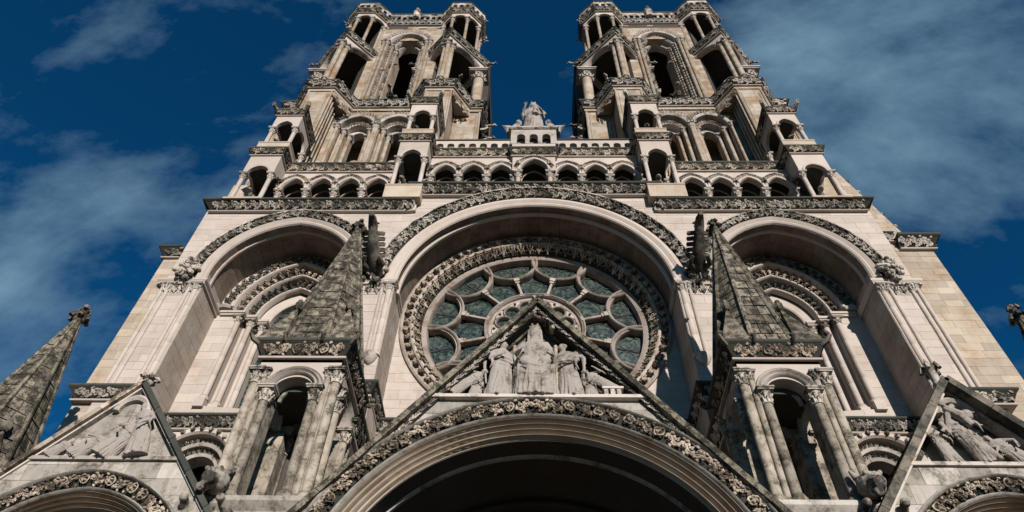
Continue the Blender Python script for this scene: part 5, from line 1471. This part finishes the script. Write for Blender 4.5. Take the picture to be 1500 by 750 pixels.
# ================================================================== carved figures
def add_remesh(o, vox, noise=0.0):
    m = o.modifiers.new('fuse', 'REMESH'); m.mode = 'VOXEL'; m.voxel_size = vox; m.use_smooth_shade = True
    if noise:
        tx = bpy.data.textures.new('weathering', 'CLOUDS'); tx.noise_scale = vox * 5
        d = o.modifiers.new('weather', 'DISPLACE'); d.texture = tx; d.strength = noise; d.texture_coords = 'GLOBAL'
def robed(b, M4, h, pose='stand', lean=0.0, arms=(), head=True, w=1.0, folds=9, turn=0.0, veil=True, crown=False, wings=0, seed=0, bend=0.0):
    """draped figure of height h standing at the local origin and facing -y; arms = list of (side, elbow, hand)"""
    rs = random.Random(seed)
    q = MB()
    if pose == 'stand':
        prof = [(0, .15, .12, 0, 0), (.06, .155, .125, 0, 0), (.25, .135, .11, 0, 0), (.42, .125, .10, 0, -.01), (.52, .12, .095, 0, 0), (.60, .105, .08, 0, 0), (.70, .125, .085, 0, 0), (.79, .135, .08, 0, 0), (.825, .09, .06, 0, 0), (.85, .04, .04, 0, -.01), (.87, .04, .04, 0, -.01)]
    elif pose == 'sit':
        prof = [(0, .20, .16, 0, -.14), (.06, .205, .165, 0, -.14), (.22, .19, .15, 0, -.14), (.38, .20, .15, 0, -.12), (.44, .20, .14, 0, -.09), (.49, .17, .11, 0, -.02), (.53, .115, .085, 0, 0), (.60, .11, .085, 0, 0), (.70, .125, .085, 0, 0), (.765, .13, .08, 0, 0), (.80, .09, .06, 0, 0), (.84, .045, .045, 0, -.01), (.86, .045, .045, 0, -.01)]
    seg = 40; v = []; k = len(prof)
    ph = rs.uniform(0, 6); ph2 = rs.uniform(0, 6)
    def curve(z): return (lean * z * z + bend * math.sin(z * 2.5) * .1)
    for z, rx, ry, ox, oy in prof:
        for j in range(seg):
            a = 2 * math.pi * j / seg
            fd = max(0, .80 - z) * .15
            rr = 1 + fd * (1.5 * math.sin(folds * a + ph + 2 * math.sin(z * 6)) + .8 * math.sin((folds * 2 + 1) * a + ph2 - z * 5))
            v.append(((ox + curve(z) + rx * w * rr * math.cos(a)) * h, (oy + ry * rr * math.sin(a)) * h, z * h))
    f = [(i * seg + j, i * seg + (j + 1) % seg, (i + 1) * seg + (j + 1) % seg, (i + 1) * seg + j) for i in range(k - 1) for j in range(seg)]
    f += [tuple(range(seg - 1, -1, -1)), tuple((k - 1) * seg + j for j in range(seg))]
    q.add(v, f)
    cx = curve(.9) * h
    # sweeping fold ridges across the body
    for i in range(5 if pose == 'stand' else 0):
        z = (.66 - i * .06) * h; a = rs.uniform(-.03, .03) * h
        q.tube([(-.12 * h * w + curve(.6) * h, -.03 * h, z + .05 * h), (curve(.6) * h, -.105 * h - (0 if pose == 'stand' else .03 * h), z - .02 * h + a), (.12 * h * w + curve(.6) * h, -.04 * h, z + .03 * h)], .014 * h, 5)
    # long vertical folds of the skirt and, on a seated figure, swags over the knees
    for i in range(13):
        a = math.pi * (1.02 + .96 * i / 12) + rs.uniform(-.04, .04); pts = []
        zt = rs.uniform(.36, .5) if pose == 'sit' else rs.uniform(.42, .62)
        for zz in np.linspace(0.0, zt, 6):
            rx = np.interp(zz, [p[0] for p in prof], [p[1] for p in prof]); ry = np.interp(zz, [p[0] for p in prof], [p[2] for p in prof]); oy = np.interp(zz, [p[0] for p in prof], [p[4] for p in prof])
            aa = a + .10 * math.sin(zz * 9 + i)
            pts.append(((curve(zz) + 1.02 * rx * w * math.cos(aa)) * h, (oy + 1.02 * ry * math.sin(aa)) * h, zz * h))
        q.tube(pts, [.020 * h, .017 * h, .015 * h, .013 * h, .010 * h, .004 * h], 5)
    if pose == 'sit':
        for i in range(3):
            z = (.36 - .07 * i) * h; q.tube([(-.15 * h * w, -.25 * h, z + .06 * h), (-.03 * h, -.29 * h, z - .01 * h), (.05 * h, -.29 * h, z - .03 * h), (.12 * h * w, -.27 * h, z + .03 * h)], [.005 * h, .012 * h, .012 * h, .005 * h], 5)
        for e in (-1, 1): q.ball((e * .10 * h * w, -.235 * h, .42 * h), .062 * h, (1, 1, 1), 10, 8)
    if head:
        hz = .925 * h; r = (.068 if pose == 'sit' else .062) * h
        q.ball((cx, -.015 * h, hz), r, (.86, 1.0, 1.22), 14, 10)
        q.ball((cx, -.072 * h, hz - .012 * h), .012 * h, (1, 1.1, 1.6), 6, 5)               # nose
        for e in (-1, 1):
            q.ball((cx + e * .022 * h, -.064 * h, hz + .008 * h), .010 * h, (1.4, .6, .8), 6, 4)   # brows and eyes
            q.ball((cx + e * .055 * h, -.01 * h, hz - .004 * h), .012 * h, (.6, 1, 1.5), 5, 4)
        q.ball((cx, -.066 * h, hz - .036 * h), .012 * h, (1.6, .7, .6), 6, 4)                # mouth
        q.ball((cx, -.058 * h, hz - .055 * h), .016 * h, (1.1, .8, .8), 6, 4)                # chin
        if veil:
            for e in (-1, 1): q.tube([(cx, .0, hz + .075 * h), (cx + e * .055 * h, .0, hz + .04 * h), (cx + e * .064 * h, -.0, hz - .04 * h), (cx + e * .07 * h, .01 * h, hz - .11 * h)], [.022 * h, .02 * h, .018 * h, .016 * h], 6)
            q.ball((cx, .025 * h, hz + .01 * h), r * 1.15, (.95, .8, 1.25), 8, 6)
        else:
            for i in range(10):
                a = math.pi * i / 9; q.ball((cx + .055 * h * math.cos(a), .01 * h, hz + .03 * h + .04 * h * math.sin(a)), .022 * h, (1, 1.2, 1), 5, 4)
        if crown:
            q.lathe([(.06 * h, hz + .05 * h), (.062 * h, hz + .09 * h), (.05 * h, hz + .09 * h)], cx, 0, 12)
            for i in range(6):
                a = i * math.pi / 3; q.ball((cx + .058 * h * math.cos(a), .058 * h * math.sin(a), hz + .105 * h), .014 * h)
    for side, el, ha in arms:
        sh = (cx * .85 + side * .105 * h * w, 0, .775 * h)
        el = tuple(c * h for c in el); ha = tuple(c * h for c in ha)
        q.tube([sh, el, ha], [.042 * h, .036 * h, .020 * h], 8)
        q.tube([(el[0] * .9 + ha[0] * .1, el[1] * .7 + ha[1] * .3, el[2] - .02 * h), (el[0] * .8 + ha[0] * .2, el[1] * .6 + ha[1] * .4, el[2] - .10 * h), (el[0], el[1], el[2] - .17 * h)], [.026 * h, .018 * h, .008 * h], 6)  # hanging sleeve
        d = np.array(ha) - np.array(el); d /= np.linalg.norm(d)
        p = np.array(ha) + d * .022 * h
        q.ball(tuple(p), .019 * h, (1, .7, 1), 6, 5)
        up = np.cross(d, (0, 1, 0)); up /= (np.linalg.norm(up) + 1e-6)
        for i in range(4):
            o_ = up * (.018 - .012 * i) * h; q.tube([p + o_, p + o_ + d * (.032 + .004 * (i in (1, 2))) * h, p + o_ * 1.1 + d * .048 * h + np.array([0, -.012 * h, -.008 * h])], [.0075 * h, .007 * h, .005 * h], 5)
        q.tube([p + up * .02 * h, p + up * .04 * h + d * .015 * h + np.array([0, -.008 * h, 0]), p + up * .045 * h + d * .03 * h], [.008 * h, .007 * h, .005 * h], 5)
    for e in (-1, 1):
        if wings and (wings == 2 or wings == e * 1 or wings == -2 and e < 0 or wings == 3 and e > 0):
            for i in range(7):
                q.tube([(e * .05 * h, .06 * h, .76 * h), (e * (.16 + .012 * i) * h, .09 * h, (.9 - .03 * i) * h), (e * (.27 - .018 * i) * h, .10 * h, (.78 - .085 * i) * h)], [.03 * h, .032 * h, .014 * h], 5)
    q.tube([(-.06 * h, -.12 * h - (.12 * h if pose == 'sit' else 0), .01 * h), (-.065 * h, -.17 * h - (.12 * h if pose == 'sit' else 0), .012 * h)], [.03 * h, .02 * h], 6)
    q.tube([(.06 * h, -.12 * h - (.12 * h if pose == 'sit' else 0), .01 * h), (.07 * h, -.17 * h - (.12 * h if pose == 'sit' else 0), .012 * h)], [.03 * h, .02 * h], 6)
    V = np.concatenate(q.V); M4 = np.asarray(M4)
    b.add(V @ M4[:3, :3].T + M4[:3, 3], q.F)

def fig(name, label, cat, M4, h, mat='carved_pale', vox=None, parts=None, group=None, **k):
    b = MB(); robed(b, M4, h, **k)
    if parts: parts(b)
    o = b.build(name, mat, None, smooth=True)
    add_remesh(o, vox or h * .0095, h * .006)
    return tag(o, label, cat, group)
def F(x, y, z, tilt=0.0, turn=0.0, sy=.75, flip=False):
    m = Matrix.Translation((x, y, z)) @ Matrix.Rotation(tilt, 4, 'Y') @ Matrix.Rotation(turn, 4, 'Z') @ Matrix.Diagonal((1, sy, 1, 1))
    return np.array(m)
yg = -5.12
# central gable: seated crowned woman, two standing angels, two reclining angels
fig('seated_statue', 'pale carved crowned woman seated under the peak of the central gable', 'statue', F(-.08, yg + .16, 12.5, sy=.58), 2.85, vox=.02, pose='sit', w=.95, crown=True, seed=3, folds=8,
    arms=((-1, (-.205, -.04, .58), (-.15, -.24, .56)), (1, (.205, -.04, .58), (.14, -.24, .52))))
def throne():
    b = MB(); b.tone = .5
    for e in (-1, 1):
        b.lathe([(.05, 12.5), (.035, 12.6), (.035, 13.2), (.05, 13.22), (.035, 13.26), (.035, 14.2), (.055, 14.25), (.055, 14.4)], -.08 + e * .58, yg + .04, 8); b.ball((-.08 + e * .58, yg + .04, 14.46), .07)
    b.box(-.66, .50, yg + .14, yg + .32, 12.5, 14.3)
    P, Nn = archpath(-.08, 15.12, .46, .42, 10); b.sweep(P, Nn, [(0, yg + .3), (0, yg - .08), (.08, yg - .12), (.1, yg + .3)])
    for i in range(7):
        a = math.pi * i / 6; b.ball((-.08 + .52 * math.cos(a), yg - .1, 15.12 + .48 * math.sin(a)), .08, (1, 1, 1), 6, 4)
    return b.build('throne', 'carved_warm', None)
tag(throne(), 'carved stone throne and little canopy framing the seated crowned woman', 'throne')
fig('angel_statue', 'pale carved standing angel left of the seated crowned woman', 'statue', F(-1.05, yg, 12.5, tilt=.03, turn=.35, sy=.8), 2.12, seed=5, veil=False, w=1.1, wings=-2,
    arms=((-1, (-.17, -.06, .60), (-.05, -.16, .66)), (1, (.17, -.04, .62), (.16, -.2, .60))))
fig('angel_statue', 'pale carved standing angel right of the seated crowned woman', 'statue', F(.88, yg, 12.5, tilt=-.06, turn=-.35, sy=.8), 2.05, seed=8, veil=False, w=1.05, wings=3, lean=-.05,
    arms=((-1, (-.17, -.06, .60), (-.16, -.2, .62)), (1, (.16, -.06, .60), (.02, -.17, .58))))
def lying(name, label, x, z, s, h, seed, mat='carved_pale', zrot=1.15, extra=None):
    b = MB()
    robed(b, F(x, yg, z, tilt=-s * zrot, turn=0, sy=.8), h, seed=seed, veil=False, w=.95, arms=((-1, (-.2, -.08, .66), (-.1, -.2, .80)), (1, (.2, -.08, .66), (.12, -.2, .80))))
    if extra: extra(b)
    o = b.build(name, mat, None, smooth=True); add_remesh(o, h * .014, h * .01); return tag(o, label, 'statue')
lying('reclining_angel_statue', 'small carved angel reclining in the left corner of the central gable', -2.35, 12.72, -1, 1.25, 11, zrot=.85)
lying('reclining_angel_statue', 'small carved angel reclining in the right corner of the central gable', 2.15, 12.72, 1, 1.25, 12, zrot=.85)
for x, lb, sd in ((-1.72, 'small kneeling figure carved beside the left angel of the central gable', 31), (1.45, 'small kneeling figure carved beside the right angel of the central gable', 32)):
    fig('kneeling_statue', lb, 'statue', F(x, yg, 12.5, tilt=.15 if x < 0 else -.15, sy=.8), .78, seed=sd, w=1.6, veil=True, vox=.012, arms=((-1, (-.2, -.08, .6), (-.05, -.25, .7)), (1, (.2, -.08, .6), (.05, -.25, .7))))
b = MB()
for i in range(3): b.box(1.72 + i * .17, 1.83 + i * .17, yg - .18, yg + .1, 12.5, 12.75)
b.box(1.68, 2.24, yg - .2, yg + .1, 12.75, 12.82)
tag(b.build('carved_arcade', 'carved_pale', None), 'tiny carved arcade at the feet of the right reclining angel', 'carving')
# left side gable: worn relief
L0 = -10.62
fig('relief_figure', 'worn upright robed figure on the right of the left gable relief', 'relief', F(-9.9, yg - .14, 10.55, tilt=-.12, turn=-.3, sy=.8), 1.75, seed=21, w=1.15, lean=-.16, arms=((-1, (-.2, -.06, .62), (-.28, -.15, .5)), (1, (.15, -.05, .6), (.05, -.17, .5))), mat='carved_pale')
fig('relief_figure', 'worn stooping figure in the middle of the left gable relief', 'relief', F(-10.75, yg - .14, 10.55, tilt=.42, turn=.5, sy=.8), 1.35, seed=22, w=1.3, lean=.2, arms=((-1, (-.2, -.06, .6), (-.1, -.2, .5)), (1, (.22, -.06, .62), (.36, -.15, .62))), mat='carved_pale')
fig('relief_figure', 'worn bowed figure on the left of the left gable relief', 'relief', F(-11.45, yg - .14, 10.55, tilt=.55, turn=.5, sy=.8), .95, seed=23, w=1.4, lean=.3, arms=((-1, (-.2, -.06, .6), (-.1, -.2, .5)), (1, (.22, -.06, .62), (.4, -.15, .6))), mat='carved_pale')
fig('relief_figure', 'worn small kneeling figure at the far left corner of the left gable relief', 'relief', F(-12.05, yg - .14, 10.55, tilt=.5, turn=.5, sy=.8), .62, seed=27, w=1.5, lean=.2, mat='carved_pale', arms=((1, (.22, -.06, .62), (.4, -.15, .6)),))
# right side gable: robed figures falling and standing
fig('relief_figure', 'pale robed figure leaning on the left of the right gable relief', 'relief', F(10.0, yg, 10.55, tilt=-.18, turn=.3, sy=.75), 1.35, seed=24, w=1.15, lean=-.12, arms=((-1, (-.2, -.06, .6), (-.14, -.2, .66)), (1, (.2, -.06, .6), (.28, -.15, .72))))
fig('relief_figure', 'tall pale robed figure in the middle of the right gable relief', 'relief', F(10.85, yg, 10.6, tilt=-.28, turn=-.2, sy=.75), 1.8, seed=25, w=.95, lean=-.1, arms=((-1, (-.2, -.08, .66), (-.3, -.2, .60)), (1, (.2, -.06, .6), (.16, -.2, .5))))
fig('relief_figure', 'pale bending figure on the right of the right gable relief', 'relief', F(11.75, yg, 10.55, tilt=-.5, turn=-.3, sy=.75), 1.12, seed=26, w=1.2, lean=-.2, arms=((-1, (-.2, -.08, .66), (-.36, -.2, .56)), (1, (.2, -.06, .6), (.1, -.2, .45))))
fig('relief_figure', 'pale crouching figure at the far right corner of the right gable relief', 'relief', F(12.2, yg, 10.55, tilt=-.6, turn=-.3, sy=.75), .62, seed=28, w=1.5, lean=-.1, arms=((-1, (-.2, -.08, .66), (-.36, -.2, .56)),))
b = MB(); b.tube([(10.35, yg - .1, 12.2), (10.6, yg - .18, 11.9), (10.75, yg - .18, 11.6)], [.12, .14, .1], 7); b.ball((10.75, yg - .2, 11.9), .16); b.ball((10.3, yg - .12, 12.35), .14); b.tube([(10.2, yg, 11.5), (10.35, yg - .1, 12.0), (10.6, yg - .1, 12.3)], .08, 6)
o = b.build('relief_angel', 'carved_pale', None, smooth=True); add_remesh(o, .02, .02); tag(o, 'small curled angel carved under the peak of the right gable', 'relief')

# crowning statue group
fig('crowning_statue', 'weathered robed statue standing at the top centre between the two towers', 'statue', F(.0, 1.0, 37.44, sy=1.0), 3.8, seed=41, w=1.1, crown=True, arms=((-1, (-.17, -.04, .60), (-.13, -.15, .70)), (1, (.18, -.06, .60), (.10, -.16, .60))), mat='carved_pale', vox=.04,
    parts=lambda b: (b.ball((.14, .55, 40.0), .17, (1, 1, 1.2), 8, 6), b.tube([(.12, .6, 39.3), (.14, .57, 39.85)], [.23, .16], 7)))
for s, sd in ((-1, 'left'), (1, 'right')):
    b = MB(Matrix.Translation((s * 1.08, .95, 37.44)) @ Matrix.Scale(1.15, 4)); b.M = np.array(b.M)
    b.tube([(s * .12, 0, 0), (s * .06, 0, .5), (-s * .08, -.05, .92)], [.34, .27, .15], 9)
    b.ball((-s * .16, -.12, 1.12), .15, (1, 1, 1.2), 8, 6); b.tube([(-s * .05, -.15, .8), (-s * .28, -.25, .62), (-s * .3, -.3, .9)], [.1, .08, .05], 6)
    b.tube([(s * .05, -.3, .02), (-s * .22, -.35, .22), (-s * .26, -.3, .02)], [.16, .15, .1], 7)
    for i in range(6): b.tube([(s * .0, .1, .75), (s * (.26 + .02 * i), .15, 1.15 - .07 * i), (s * (.72 - .06 * i), .15, 1.28 - .17 * i)], [.07, .08, .03], 5)
    o = b.build('angel_statue', 'carved_pale', None, smooth=True); add_remesh(o, .035, .03)
    tag(o, 'small winged angel kneeling %s of the crowning statue' % sd, 'statue')

# crouching beasts beside the pinnacles, low in the picture
for s, sd in ((-1, 'left'), (1, 'right')):
    b = MB(); X = s * 7.75
    b.tube([(X, -3.6, 8.6), (X + s * .1, -4.2, 9.3), (X + s * .05, -4.8, 9.75)], [.42, .42, .3], 10)
    b.ball((X, -5.1, 10.0), .34, (1, 1.1, .95), 10, 8); b.tube([(X, -5.3, 9.9), (X - s * .05, -5.65, 9.75)], [.22, .15], 8)
    b.tube([(X - .1, -5.3, 9.72), (X - .1, -5.55, 9.55)], [.14, .1], 7)
    for e in (-1, 1):
        b.ball((X + e * .17, -5.38, 10.16), .07); b.tube([(X + e * .22, -5.0, 10.25), (X + e * .3, -4.95, 10.5)], [.1, .04], 6)
        b.tube([(X + e * .3, -4.6, 9.5), (X + e * .5, -5.0, 9.2), (X + e * .42, -5.35, 9.35)], [.17, .13, .1], 7); b.ball((X + e * .42, -5.42, 9.35), .12)
    for i in range(6): b.tube([(X + s * .2, -4.4, 9.6), (X + s * (.5 + .03 * i), -4.3, 9.9 - .08 * i), (X + s * .75, -4.2, 9.7 - .2 * i)], [.07, .07, .03], 5)
    o = b.build('beast_gargoyle', 'carved', None, smooth=True); add_remesh(o, .03, .03)
    tag(o, 'dark carved beast gargoyle with raised head at the foot of the %s pinnacle' % sd, 'gargoyle')
